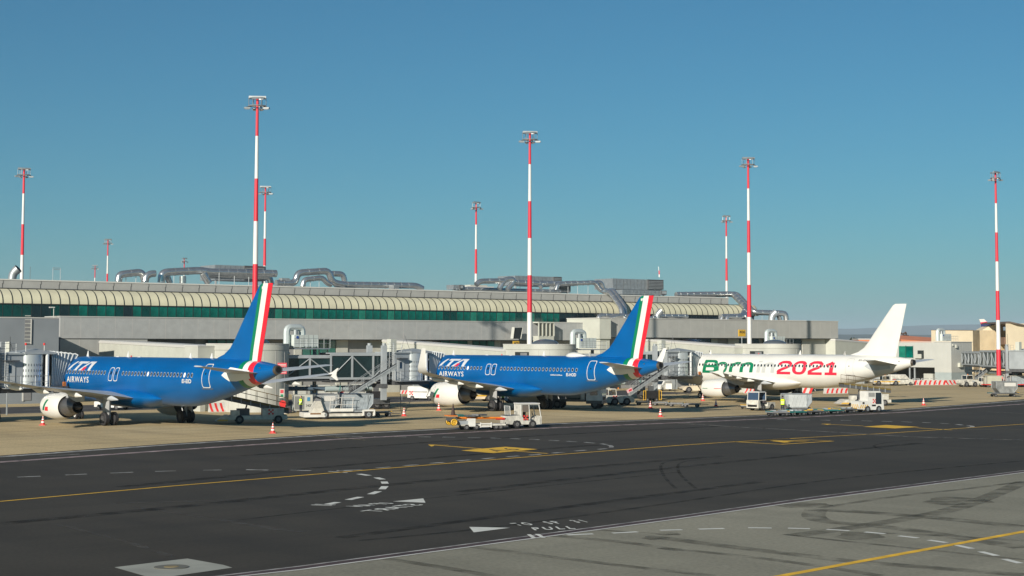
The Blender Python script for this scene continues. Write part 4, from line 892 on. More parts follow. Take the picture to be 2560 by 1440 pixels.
        glyph([[(.12, 0), (.12, 1)], [(0, 1)]+ell(.62, .765, .28, .235, 90, -90, 10)+[(.12, .53)], [(.12, .53)]+ell(.66, .265, .30, .265, 90, -90, 10)+[(0, 0)]], 6.88, 9.12, lo_, hi, green)
        O_ = ell(.5, .5, .42, .5, 0, 360, 32); O_[-1] = O_[0]
        glyph([O_], 9.14, 10.78, lo_, xh-.05, green)
        for x0, x1 in ((11.30, 13.0),): glyph([[(.15, 0), (.15, 1.0)], [(.15, .5), (.28, .85), (.55, 1), (.95, 1)]], x0, x1, lo_, xh-.05, green)
        glyph([[(.14, 0), (.14, 1.0)], [(.14, .6), (.25, .9), (.45, 1), (.66, 1), (.82, .88), (.86, .65), (.86, 0)]], 12.98, 15.18, lo_, xh-.05, green)
        glyph([[(.5, 0), (.5, .78)], [(.5, .98), (.5, 1.12)]], 15.62, 16.42, lo_, hi-.05, pgrey)
        glyph([[(.14, 0), (.14, 1.0)], [(.14, .6), (.25, .9), (.45, 1), (.66, 1), (.82, .88), (.86, .65), (.86, 0)]], 16.56, 18.52, lo_, xh-.05, pgrey)
        two = [(.08, .70), (.10, .85), (.26, .98), (.5, 1), (.74, .98), (.90, .84), (.88, .66), (.70, .52), (.38, .36), (.14, .2), (.08, .06)]
        for x0 in (18.98, 23.72): glyph([two, [(0, 0), (1.03, 0)]], x0, x0+2.02, lo_, hi, pink)
        glyph([O_], 21.38, 23.3, lo_, hi, pink)
        glyph([[(.55, 0), (.55, 1)], [(.08, .72), (.35, .86), (.55, 1)], [(.08, 0), (1.0, 0)]], 26.08, 27.9, lo_, hi, pink)
        flat_text('registration', 'EI-EIB', dgrey, t, on_skin(30.75, 32.1, 5.12, 5.32, .05), .01, 1, 2)
    # aerials and lamps
    for x, h in ((6.4, .52), (20.9 if neo else 13.8 if liv == 'blue' else 20.9, .5), (27.6, .42), (24.3 if neo is False and liv == 'blue' else 27.6, .42)):
        q = MB(); q.prism([(x, 5.84), (x+.42, 5.84), (x+.40, 5.9), (x+.33, 5.87+h), (x+.25, 5.87+h)], -.02, .02, acw); q.build('blade_aerial', t)
    for x in (12.2, 16.0):
        q = MB(); q.loft([[(x-.35+u*.7, .14*cos(2*pi*k/10)*a, 5.85+.09*sin(2*pi*k/10)*a) for k in range(10)] for u, a in ((0, .1), (.3, 1), (.7, 1), (1, .1))], acw); q.build('roof_pod', t)
    q = MB(); q.cyl((14.6, 0, 5.85), (14.6, 0, 6.0), .06, sred, 8); q.build('beacon', t)
    if neo:
        q = MB(); q.loft([[(24.5+u*2.9, .62*cos(2*pi*k/18)*a, 5.84+.42*max(-.2, sin(2*pi*k/18))*a) for k in range(18)] for u, a in ((0, .12), (.1, .62), (.25, .92), (.42, 1), (.6, .85), (.8, .5), (1, .08))], acw); q.build('satcom_radome', t)
    # tail details
    q = MB(); q.box((35.9, skin_y(35.9, 5.1, .012), 5.12), (36.08, skin_y(35.9, 5.1, -.05), 5.2), dgrey); q.build('vent', t)
    q = MB(); q.bar((23.2, 0, 1.75), (23.4, 0, 1.35), acgd, .05); q.build('drain_mast', t)
    return t
air1 = airliner('airliner', 'blue airliner nearest the camera with arrow wingtip fences, marked EI-EID', (-43.99, 156.03), .8235, 'blue', False)
air2 = airliner('airliner', 'middle blue airliner with upturned white winglets and roof radome, marked EI-HOD', (-11.09, 187.27), .8149, 'blue', True)
air3 = airliner('airliner', 'white airliner lettered Born in 2021 in green grey and red', (21.59, 217.78), .8233, 'white', False, .4)
# airliners only partly in view

# ================================================================== GATE NODES, CORRIDORS, BOARDING BRIDGES
BK = Vector((-.68, .733, 0)); SB = Vector((.733, .68, 0))
def node(label, c, L=4.0, zt=7.0, R=3.5, tall=True, door=False):
    t = thing('gate_node', label, 'building', (c[0], c[1], 0), atan2(BK.y, BK.x), 'round ended gate node buildings')
    def outline_(r): return [(L, r)]+[(r*cos(a), r*sin(a)) for a in [radians(90+180*k/24) for k in range(25)]]+[(L, -r)]
    mb = MB(); o_ = outline_(R); n = len(o_)
    mb.loft([[(x, y, z) for x, y in o_] for z in (0, zt-.62)], nodew, True, True); mb.loft([[(x, y, z) for x, y in outline_(R+.03)] for z in (zt-.6, zt)], nodew, True, True); mb.build('wall', t)
    mb = MB(); mb.loft([[(x, y, z) for x, y in outline_(R+.02)] for z in (zt-.625, zt-.595)], jointd, False, False)
    for a in range(95, 270, 22): x, y = (R+.006)*cos(radians(a)), (R+.006)*sin(radians(a)); mb.bar((x, y, .1), (x, y, zt-.65), joint, .018)
    mb.bar((L*.5, R+.005, .1), (L*.5, R+.005, zt-.65), joint, .018); mb.build('wall_seam', t)
    mb = MB(); mb.loft([[(x, y, z) for x, y in outline_(R+.08)] for z in (zt, zt+.08)], coping, True, False); mb.build('coping', t)
    mb = MB(); mb.loft([[(.4+1.7*cos(b)*cos(a), 1.7*cos(b)*sin(a), zt+.08+.62*sin(b)) for a in [2*pi*k/20 for k in range(20)]] for b in (0, .3, .6, .9, 1.2, 1.5)], mat('dark_skylight', (.07, .085, .10), .25, spec=.8)); mb.build('roof_dome', t)
    if door:
        mb = MB(); mb.box((-.3, R+.0, 4.6), (2.2, R+.05, 6.1), frame); mb.box((0, R+.05, 4.75), (1.2, R+.08, 6.0), walld); mb.build('window', t)
    mb = MB(); mb.cyl((-R*cos(.9)-.1, -R*sin(.9)*-0-2.2, zt-.95), (-R*cos(.9)-.5, -2.5, zt-.95), .12, coping, 10); mb.build('camera', t)
    return t
NA, NB, NC = (-27.0, 171.0), (4.5, 203.0), (39.2, 240.0)
nodeA = node('pale round tower with red placards right of the first blue tail', NA)
nodeB = node('round ended pale node in front of the centre mast foot above second fuselage', NB, 4.4, 7.0, door=True)
nodeC = node('round ended pale node above the white fuselage at the wing mast foot', NC, 5.0, 7.1, door=True)
def corridor(label, p0, z0, p1, z1, wd=3.0, h=3.1, dots=()):
    p0 = Vector((*p0, 0)); p1 = Vector((*p1, 0)); d = (p1-p0); L = d.length; t = thing('fixed_walkway', label, 'walkway', p0, atan2(d.y, d.x), 'sloping fixed walkways')
    sl = (z1-z0)
    def rings(a, b, zt, zb): return [[(0, a, z0+zb), (0, b, z0+zb), (0, b, z0+zt), (0, a, z0+zt)], [(L, a, z1+zb), (L, b, z1+zb), (L, b, z1+zt), (L, a, z1+zt)]]
    mb = MB(); mb.loft(rings(-wd/2, wd/2, -.32, -h), creamw, True, False); n = int(L/1.15)
    for i in range(1, n):
        x = L*i/n; z = z0+sl*i/n; mb.box((x-.012, -wd/2-.006, z-h+.05), (x+.012, -wd/2, z-.36), joint); mb.box((x-.012, wd/2, z-h+.05), (x+.012, wd/2+.006, z-.36), joint)
    mb.build('wall', t)
    prof2 = [(-wd/2-.06, -.34), (-wd/2-.06, -.12), (-wd/2+.12, .0), (wd/2-.12, .0), (wd/2+.06, -.12), (wd/2+.06, -.34)]
    mb = MB(); mb.loft([[(x, y, zz+z) for y, z in prof2] for x, zz in ((-.05, z0), (L+.05, z1))], coping, True, False); mb.build('roof', t)
    for k in (.25, .55, .85): mb = MB(); x = L*k; mb.box((x-.2, -.9, 0), (x+.2, .9, z0+sl*k-h), steel); mb.build('column', t)
    for u in dots:
        mb = MB(); x = L*u; mb.cyl((x, -wd/2-.05, z0+sl*u-1.15), (x, -wd/2+.1, z0+sl*u-1.15), .12, dgrey, 10); mb.cyl((x, wd/2-.1, z0+sl*u-1.15), (x, wd/2+.05, z0+sl*u-1.15), .12, dgrey, 10); mb.build('lamp', t)
    return t
corridor('long sloping white walkway above the first blue fuselage', (-51.3, 207.5), 7.45, (-29.2, 171.8), 6.75)
corridor('long sloping white walkway above the second aircraft nose', (-17.3, 233.5), 7.7, (.4, 204.2), 6.45, dots=(.2, .62))
corridor('sloping white walkway above the white aircraft nose', (22.4, 262.5), 7.95, (34.2, 240.2), 6.9, dots=(.3, .75))
corridor('sloping white walkway behind the white fin leading to grey gate block', (56.0, 288.0), 8.1, (69.5, 302.0), 7.3, wd=3.4)
t = thing('pale_link_box', 'small pale flat roofed box between walkway and round tower', 'building', (-31.8, 169.8, 0), atan2(.68, .733)); mb = MB(); mb.box((-1.2, 0, 3.6), (3.6, 2.6, 6.75), nodew); mb.box((-1.25, -.05, 6.75), (3.65, 2.65, 6.87), coping); mb.box((-1.3, -1.5, 3.2), (4.6, 0, 3.6), nodew); mb.build('wall', t)
mb = MB(); mb.box((-.8, .05, 0), (-.2, 2.4, 3.6), nodew); mb.box((.6, .3, .1), (2.0, .34, 3.0), steel); mb.box((2.2, .28, .1), (3.4, .32, 3.0), bridgeg); mb.box((-.2, .35, 0), (3.6, 2.5, 3.6), nodew); mb.build('ground_floor', t)

# grey gate block on the right
gb = thing('gate_block', 'light grey ribbed gate block with green glazing right of the white tail', 'building', (82.2, 303.5, 0), atan2(BK.y, BK.x))
m_gb = mat('ribbed_grey_cladding', (.42, .43, .40), .6, var=.06, scale=.5); m_gb2 = mat('ribbed_blue_grey_base', (.30, .35, .35), .6, var=.08)
mb = MB(); mb.box((0, -7.2, 1.9), (3.6, 0, 7.55), m_gb); mb.box((3.6, -7.2, 2.8), (19, 0, 7.5), m_gb)
for i in range(1, 24): mb.box((i*.8-.02, 0, 2.9 if i > 4 else 2), (i*.8+.02, .012, 7.4), nodew)
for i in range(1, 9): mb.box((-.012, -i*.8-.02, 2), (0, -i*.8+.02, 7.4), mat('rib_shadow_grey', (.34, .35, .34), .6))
mb.build('wall', gb); mb = MB(); mb.box((.02, -7.18, 0), (3.58, -.02, 1.9), m_gb2); mb.build('plinth', gb)
mb = MB(); mb.box((-.1, -7.3, 7.55), (19.1, .1, 7.68), coping); mb.build('coping', gb)
for i, x in enumerate((8.3, 9.9)):
    mb = MB(); mb.box((x, .01, 4.6), (x+1.52, .05, 6.8), glassg2 if i else glassg); mb.box((x-.08, 0, 4.5), (x, .08, 6.9), frame); mb.build('window', gb)
mb = MB(); mb.box((5.9, .01, 4.5), (7.1, .3, 6.0), frame); mb.box((6.2, .3, 4.5), (7.6, .5, 5.3), nodew); mb.build('hatch', gb)
mb = MB(); mb.box((4.6, -6, 0), (18, -5.6, 2.8), walld); mb.box((4.8, -2.6, 0), (6.8, -1.2, 1.6), nodew); mb.build('undercroft_wall', gb)
for x in (8.2, 9.3, 12.5, 16): mb = MB(); mb.box((x-.12, -.5, 0), (x+.12, -.25, 2.8), steel); mb.build('column', gb)
mb = MB(); mb.box((-.35, -1.8, 6.5), (0, -1.3, 7.1), nodew); mb.box((-.3, -.5, 6.9), (0, -.3, 7.2), nodew); mb.box((-.5, -3.2, 2.9), (0, -2.2, 3.7), creamw); mb.build('wall_unit', gb)
mb = MB(); mb.box((-.08, -6.3, 2.9), (-.02, -5.6, 3.6), coping); mb.box((-.1, -6.2, 3.1), (-.08, -5.7, 3.5), signred); mb.build('sign_board', gb)

def hvac(label, px, d, zb, rz=None, big=1.0):
    q = D(px, 870, d); t = thing('rooftop_hvac', label, 'air conditioner', (q.x, q.y, 0), atan2(.68, .733) if rz is None else rz, 'air conditioning units beside the gate nodes')
    mb = MB(); mb.box((.6, 0, zb+.12), (3.7, 1.5, zb+1.42), mat('hvac_pale_panel', (.52, .57, .54), .5, var=.06))
    for i in range(1, 5): mb.box((.6+i*.62-.01, -.01, zb+.15), (.6+i*.62+.01, 0, zb+1.4), jointd)
    mb.box((.6, -.01, zb+.75), (3.7, 0, zb+.77), jointd); mb.cyl((1.0, -.03, zb+1.15), (1.0, 0, zb+1.15), .17, mat('badge_blue', (.03, .08, .30), .5), 12); mb.build('housing', t)
    mb = MB(); P = bendpath([(.1, .7, zb+.1), (.1, .7, zb+2.2), (2.1, .7, zb+2.2), (2.1, .7, zb+1.3)], .5, 4)
    mb.tube(P, .36, mat('duct_pale_sheet', (.50, .56, .55), .45, .3), 8, True, False); mb.cyl((1.1, .5, zb+1.42), (1.1, .5, zb+1.95), .28, galv, 12); mb.build('duct', t)
    mb = MB(); mb.box((0, -.8, zb-.12), (4.7, 1.6, zb), galv)
    for x in [0, .78, 1.56, 2.34, 3.12, 3.9, 4.7]: mb.bar((x, -.8, zb), (x, -.8, zb+1.0), galv, .022)
    for zz in (.5, 1.0): mb.bar((0, -.8, zb+zz), (4.7, -.8, zb+zz), galv, .02); mb.bar((4.7, -.8, zb+zz), (4.7, 1.6, zb+zz), galv, .02)
    mb.bar((4.7, 1.6, zb), (4.7, 1.6, zb+1), galv, .022); mb.build('catwalk', t)
    mb = MB(); mb.box((.2, .8, 0), (.5, 1.1, zb-.12), steel); mb.box((3.8, .8, 0), (4.1, 1.1, zb-.12), steel); mb.build('column', t)
    return t
hvac('pale air conditioner on a catwalk right of the round tower', 724, 172, 6.6); hvac('pale air conditioner on a catwalk left of the second fin', 1440, 206, 6.45)
hvac('pale air conditioner hidden low behind the white aircraft roofline', 1925, 247, 6.9); hvac('pale air conditioner on top of the grey gate block', 2352, 306, 7.7, atan2(.68, .733))

def rail(mb, pts, m=galv, h=1.05, r=.02, step=1.2):
    pts = [Vector(p) for p in pts]; up = Vector((0, 0, h))
    for a, b in zip(pts, pts[1:]):
        n = max(1, round((b-a).length/step))
        for i in range(n+1): q = a.lerp(b, i/n); mb.bar(q, q+up, m, r)
        mb.bar(a+up, b+up, m, r); mb.bar(a+up*.5, b+up*.5, m, r*.8)
def bridge(label, start, nose, ang, closed=False, beacons=False):
    af = Vector((cos(ang), -sin(ang), 0)); sb = Vector((sin(ang), cos(ang), 0)); dr = Vector((nose[0], nose[1], 0))+af*5.0-sb*1.97
    cab = dr-sb*4.6; st = Vector((start[0], start[1], 0)); d = cab-st; L = d.length-1.2; az = atan2(d.y, d.x)
    t = thing('boarding_bridge', label, 'boarding bridge', st, az, 'passenger boarding bridges')
    zf = 3.35; k = L*.40; secs = ((0, k+.6, 1.35, zf, 5.75), (k, L, 1.55, zf-.12, 6.0))
    for x0, x1, w_, z0, z1 in secs:
        mb = MB(); mb.box((x0, -w_+.06, z0+.2), (x1, w_-.06, z1-.2), glassb if not closed else bridgeg); mb.build('tunnel_glazing', t)
        mb = MB()
        for s_ in (-1, 1):
            for zz in (z0, z1-.22): mb.box((x0, s_*w_-.09, zz), (x1, s_*w_+.09, zz+.24), bridgeg)
            n = max(2, round((x1-x0)/2.3))
            for i in range(n+1):
                x = x0+.1+(x1-x0-.2)*i/n; mb.box((x-.09, s_*w_-.08, z0+.2), (x+.09, s_*w_+.08, z1-.2), bridgeg)
                if i < n:
                    xn = x0+.1+(x1-x0-.2)*(i+1)/n; a_, b_ = ((x, z0+.2), (xn, z1-.25)) if i % 2 == 0 else ((x, z1-.25), (xn, z0+.2)); mb.bar((a_[0], s_*(w_+.02), a_[1]), (b_[0], s_*(w_+.02), b_[1]), bridgeg, .06)
        mb.box((x0, -w_-.05, z1), (x1, w_+.05, z1+.12), bridgeg); mb.box((x0+.2, -w_+.2, z0-.3), (x1-.2, w_-.2, z0), dgrey); mb.build('tunnel_frame', t)
    mb = MB(); xc = L-1.5
    for s_ in (-1, 1): mb.box((xc-.28, s_*2.0-.22, 1.0), (xc+.28, s_*2.0+.22, 6.9), bridgeg); mb.cyl((xc, s_*2.0, 6.9), (xc, s_*2.0, 7.15), .22, steel, 10)
    mb.box((xc-.35, -2.3, 2.3), (xc+.35, 2.3, 2.75), dgrey); mb.box((xc-.9, -1.7, .55), (xc+.9, 1.7, 1.1), dgrey); mb.build('lift_column', t)
    for s_ in (-1, 1):
        for x in (-.55, .55): wheel(t, (xc+x, s_*1.3, .5), .5, .4)
    mb = MB(); P = [(.5, 0, 2.3), (k, 0, 2.25), (k+.2, 0, 2.25)]; mb.tube(P, .23, mat('blue_grey_hose', (.09, .13, .17), .4), 12); mb.tube([(k, -.2, 2.2), (L-2.2, -.2, 2.3)], .34, mat('pale_preconditioned_air_pipe', (.35, .42, .42), .35), 14); mb.build('air_pipe', t)
    mb = MB()
    for x in (k+1.5, L-3): mb.bar((x, -.8, 2.0), (x, -.8, zf-.2), teal, .05); mb.tube([(x, -.2+.42*cos(a), 2.25+.42*sin(a)) for a in [2*pi*q/12 for q in range(13)]], .03, teal, 5)
    mb.box((L-5, -1.2, 1.9), (L-3.4, 1.2, 2.5), dgrey); mb.build('hanger', t)
    mb = MB(); a0 = (L-.6, -1.9, 3.2)
    for s_ in (-.22, .22): mb.bar((L-.6+s_, -1.95, 3.2), (L-.6+s_, -1.95, 7.2), galv, .025)
    for i in range(16): mb.bar((L-.82, -1.95, 3.3+i*.25), (L-.38, -1.95, 3.3+i*.25), galv, .018)
    mb.tube([(L-.82, -1.95, 7.2), (L-.82, -2.4, 7.2), (L-.38, -2.4, 7.2), (L-.38, -1.95, 7.2)], .018, galv, 4); rail(mb, [(L-1, -1.5, 6.15), (L+.8, -1.5, 6.15)], h=.9); mb.build('ladder', t)
    # cabin: own frame turned to the aircraft
    ca = atan2(sb.y, sb.x)-az; c = thing('cabin', None, None, (d.length, 0, 0), ca); c.parent = t
    del_ = []
    def cbuild(mb, nm): o = mb.build(nm, c); return o
    body = MB(); body.box((-1.9, -1.6, 3.1), (.3, 1.6, 6.05), bridgeg); body.box((-2.0, -1.75, 6.05), (.6, 1.75, 6.2), steel); body.box((-1.9, -1.6, 2.6), (3.0, 1.6, 3.1), dgrey)
    body.box((-1.5, -1.66, 3.3), (-.6, -1.6, 5.4), mat('cabin_door_grey', (.36, .39, .40), .5)); body.box((-1.25, -1.69, 4.4), (-.98, -1.66, 5.1), glassd); body.box((-1.75, -2.15, 5.45), (-.4, -1.6, 5.55), dgrey)
    cbuild(body, 'cabin_wall')
    m_sh = mat('rolling_shutter_metal', (.45, .49, .50), .35, .45, var=.06)
    sh = MB(); sh.loft([[(1.15+1.15*cos(a), -1.05+1.0*sin(a), z) for a in [2*pi*q/28 for q in range(28)]] for z in (3.1, 6.05)], m_sh, True, True)
    for rr in range(3):
        for q in range(9): a = radians(215+q*12); zz = 4.0+rr*.5; sh.box((1.15+1.16*cos(a)-.02, -1.05+1.01*sin(a)-.02, zz), (1.15+1.16*cos(a)+.02, -1.05+1.01*sin(a)+.02, zz+.22), dgrey)
    cbuild(sh, 'rolling_shutter'); sh = MB(); sh.box((.3, -1.0, 3.1), (2.4, 1.7, 6.1), walld); sh.box((.2, -1.9, 6.08), (3.2, 1.9, 6.25), steel); sh.add([(.2, -1.9, 6.25), (3.2, -1.9, 6.25), (3.2, 1.9, 6.25), (.2, 1.9, 6.25), (1.8, -.2, 6.6), (2.4, .6, 6.6)], [(0, 1, 5, 4), (1, 2, 5), (2, 3, 4, 5), (3, 0, 4)], steel); cbuild(sh, 'cabin_roof')
    sh = MB(); sh.cyl((2.45, -1.75, 3.0), (2.45, -1.75, 6.1), .17, mat('bright_post', (.62, .64, .64), .3, .3), 14); cbuild(sh, 'post')
    # folding canopy: arches leaning out to the fuselage
    cn = MB(); m1 = mat('canopy_grey_fabric', (.34, .37, .38), .7); m2_ = mat('canopy_light_rib', (.55, .58, .58), .5); NR = 9; prev = None
    for i in range(NR):
        u = i/(NR-1); xt = 3.0+1.9*u+1.15*u*u; xb = 3.0+1.45*u; hw = 1.85-.1*u; zt = 6.35-.25*u*u; zb = 3.15
        ha = 1.65-.75*u; arch = [(xb, -ha, zb), (xb+(xt-xb)*.3, -ha, zb+1.1), (xb+(xt-xb)*.75, -ha, zt-.6), (xt, -ha*.8, zt-.12), (xt+.1, 0, zt), (xt, hw*.8, zt-.12), (xb+(xt-xb)*.75, hw, zt-.6), (xb+(xt-xb)*.3, hw, zb+1.1), (xb, hw, zb)]
        arch2 = [(p[0]+.1, p[1]*.93, p[2]-(.12 if 2 < j < 6 else 0)) for j, p in enumerate(arch)]
        if prev: cn.add(prev+arch2, [(j, j+1, 9+j+1, 9+j) for j in range(8)], m1)
        cn.add(arch2+arch, [(j, j+1, 9+j+1, 9+j) for j in range(8)], m1); cn.tube(arch, .055, m2_, 5, True, False); prev = arch
    cbuild(cn, 'canopy'); pl = MB(); pl.box((2.4, -1.9, 2.95), (4.5, 1.9, 3.15), dgrey); pl.box((4.05, -1.9, 3.1), (4.3, -1.65, 3.55), mat('rusty_orange', (.36, .12, .03), .7)); pl.box((-1.9, -2.6, 3.0), (2.3, -1.7, 3.08), galv); rail(pl, [(-1.9, -2.6, 3.08), (2.3, -2.6, 3.08)]); rail(pl, [(-1.9, -2.6, 3.08), (-1.9, -1.7, 3.08)]); cbuild(pl, 'platform')
    if beacons:
        for x in (.6, 2.4): bb = MB(); bb.bar((x, -1.2, 6.2), (x, -1.2, 6.9), coping, .03); bb.cyl((x, -1.2, 6.9), (x, -1.2, 7.1), .1, sred, 8); cbuild(bb, 'beacon')
    else: bb = MB(); bb.box((-1.0, .2, 6.2), (-.2, .9, 7.6), creamw); bb.bar((-.1, -.5, 6.2), (.4, -.5, 8.2), dgrey, .03); bb.bar((1.2, -.5, 6.2), (.4, -.5, 8.0), dgrey, .025); cbuild(bb, 'roof_box')
    # the cabin's pieces hang one level deep: re-parent them to the bridge itself
    M = Matrix.Translation((d.length, 0, 0)) @ Matrix.Rotation(ca, 4, 'Z')
    for o in [q for q in bpy.data.objects if q.parent == c]: o.parent = t; o.matrix_basis = M @ o.matrix_basis
    bpy.data.objects.remove(c)
    return t
bridge('grey boarding bridge with two red beacons docked at the leftmost blue nose', (-62, 134), (-43.99, 156.03), .8235, closed=True, beacons=True)
bridge('glass sided boarding bridge from the round tower to the middle aircraft', (-24.6, 172.6), (-11.09, 187.27), .8149)
bridge('glass sided boarding bridge docked at the white aircraft nose', (7.6, 205.4), (21.59, 217.78), .8233)
bridge('boarding bridge at the right edge behind the rightmost mast', (85.5, 303.5), (87.0, 279.5), .8233)
p4 = copy_tree(air1); p4.location = (87.0, 279.5, 0); p4['label'] = 'dark blue airliner at the right edge, only its nose underside in view'; p4['category'] = 'airliner'
for ch in list(bpy.data.objects):
    if ch.parent == p4 and any(ch.name.startswith(k) for k in ('airline_', 'registration', 'fin_code')): bpy.data.objects.remove(ch)
# far tail fin above the hangar
ft = thing('far_airliner', 'far airliner showing only a white red and blue fin above the cream hangar', 'airliner', (0, 0, 0)); F_ = lambda x, y: D(x, y, 470)
P = [F_(2448, 798), F_(2459, 797), F_(2475, 812), F_(2476, 818), F_(2458, 818)]
def fin_poly(px, m, nm):
    Q = [F_(*p) for p in px]; mb = MB(); mb.prism([(q.x, q.z) for q in Q], 470, 470.4, m); return mb.build(nm, ft)
fin_poly([(2448, 798), (2460, 797.5), (2467, 804), (2451, 806)], acw, 'fin_top'); fin_poly([(2451, 806), (2467, 804), (2472, 810), (2452.5, 809.5)], pink, 'fin_band'); fin_poly([(2452.5, 809.5), (2472, 810), (2477, 814), (2477, 822), (2456, 822)], mat('fin_navy', (.02, .03, .14), .4), 'fin_base')
mb = MB(); q = F_(2475, 830); mb.cyl((q.x-6, 471, 5.0), (q.x+26, 471, 5.0), 2.0, acw, 16); mb.build('fuselage', ft)

# ================================================================== APRON VEHICLES AND EQUIPMENT (frame: x = forward, z up)
def face(px, py, ang=None, to=None):       # ground place under a pixel and a heading
    p = G(px, py)
    if to: q = G(*to); d = q-p; return p, atan2(d.y, d.x)
    return p, (ang or 0)
AX = atan2(.68, .733)                      # heading along the row of stands
def cone_(label, px, py):
    t = thing('traffic_cone', label, 'traffic cone', G(px, py), 0, 'red and white traffic cones on the apron')
    mb = MB(); mb.box((-.27, -.27, 0), (.27, .27, .05), sred); mb.build('base', t); mb = MB(); r = lambda z: .21-.18*z/.78; mwc = mat('cone_white', (.72, .70, .66), .5)
    for z0, z1, m in ((.05, .22, sred), (.22, .34, mwc), (.34, .46, sred), (.46, .57, mwc), (.57, .67, sred), (.67, .78, mwc)): mb.tube([(0, 0, z0), (0, 0, z1)], [r(z0), r(z1)], m, 12, False)
    mb.cyl((0, 0, .78), (0, 0, .84), .035, sred, 8); mb.build('body', t)
for lab, px, py in (('cone left of the first blue aircraft engine', 107, 1063), ('cone right of the ramp loader at the edge of the asphalt', 682, 1083), ('cone between the container loader and second engine', 1010, 1040), ('cone directly under the second aircraft engine', 1097, 1026),
                    ('cone in front of the row of empty dollies under the second tail', 1626, 1021), ('cone alone on concrete right of the delivery truck', 1651, 1042), ('cone beside the white aircraft nose wheel', 1757, 1002),
                    ('cone just in front of the white aircraft engine', 1790, 1016), ('cone alone on open concrete below the white tail shadow', 2309, 1013)): cone_(lab, px, py)
m_chk = sred
def checker(parent, x, y, z, s=.14, sgn=-1):
    mb = MB()
    for i in range(3):
        for j in range(3):
            if (i+j) % 2 == 0: mb.box((x+i*s, y-.004, z+j*s), (x+(i+1)*s, y+.004, z+(j+1)*s), m_chk)
    mb.build('checker_mark', parent)
def dolly(label, p, rz, L=3.2, Wd=1.6, col=None, name='baggage_dolly', group=None, z=.5, bar=True):
    t = thing(name, label, 'dolly', p, rz, group); mb = MB(); m = col or dgrey
    for y in (-Wd/2, Wd/2-.1): mb.box((-L/2, y, z-.14), (L/2, y+.1, z), m)
    for k in range(7): x = -L/2+k*(L-.1)/6; mb.box((x, -Wd/2+.1, z-.1), (x+.1, Wd/2-.1, z-.02), steel)
    for k in range(10): x = -L/2+.2+k*(L-.4)/9; mb.cyl((x, -Wd/2+.15, z), (x, Wd/2-.15, z), .035, galv, 6)
    mb.build('deck', t)
    for x in (-L*.34, L*.34):
        for y in (-Wd*.4, Wd*.4): wheel(t, (x, y, .2), .2, .12, 'wheel')
        ax = MB(); ax.bar((x, -Wd*.4, .2), (x, Wd*.4, .2), dgrey, .04); ax.box((x-.1, -.3, .2), (x+.1, .3, z-.1), dgrey); ax.build('axle', t)
    if bar:
        mb = MB(); mb.bar((L/2, 0, z-.15), (L/2+.9, 0, .3), m, .035); mb.tube([(L/2+.9+.1*cos(a), .1*sin(a), .3) for a in [2*pi*k/8 for k in range(9)]], .02, m, 4); mb.build('tow_bar', t)
    mb = MB(); mb.box((L/2-.06, -Wd/2, z), (L/2, Wd/2, z+.07), ylw); mb.box((-L/2, -Wd/2, z), (-L/2+.06, Wd/2, z+.07), teal); mb.build('end_stop', t)
    return t
def container(label, p, rz, z0, m=contg, L=3.0, Wd=1.5, h=1.55, cover=None, name='cargo_container', sides=1, txt=None):
    t = thing(name, label, 'container', p, rz)
    w0 = L*.33
    prof_ = [(-w0, 0), (w0, 0), (L/2, h*.42), (L/2, h), (-L/2, h), (-L/2, h*.42)] if sides == 2 else [(-L/2, 0), (w0, 0), (L/2, h*.42), (L/2, h), (-L/2, h)]
    mb = MB(); mb.prism([(x, z+z0) for x, z in prof_], -Wd/2, Wd/2, m); mb.build('shell', t)
    mb = MB(); n = len(prof_)
    for y in (-Wd/2-.012, Wd/2+.012):
        for i in range(n): a, b = prof_[i], prof_[(i+1) % n]; mb.bar((a[0], y, a[1]+z0), (b[0], y, b[1]+z0), galv, .045)
        mb.bar((w0, y, z0), (w0, y, z0+h), galv, .03)
    mb.build('frame_edge', t)
    if cover:
        mb = MB(); a = -w0 if sides == 2 else -L/2+.1; mb.box((a, -Wd/2-.05, z0+.1), (w0-.05, -Wd/2-.02, z0+h-.08), cover)
        for k in range(5): x = a+.25+k*(w0-a-.4)/4; mb.bar((x, -Wd/2-.055, z0+.15), (x+.35, -Wd/2-.055, z0+h-.15), cover, .025)
        mb.build('cover', t)
    if txt:
        mb = MB(); mb.box((-L*.12, -Wd/2-.04, z0+h*.58), (L*.42, -Wd/2-.02, z0+h*.9), coping); mb.build('label_plate', t)
    return t
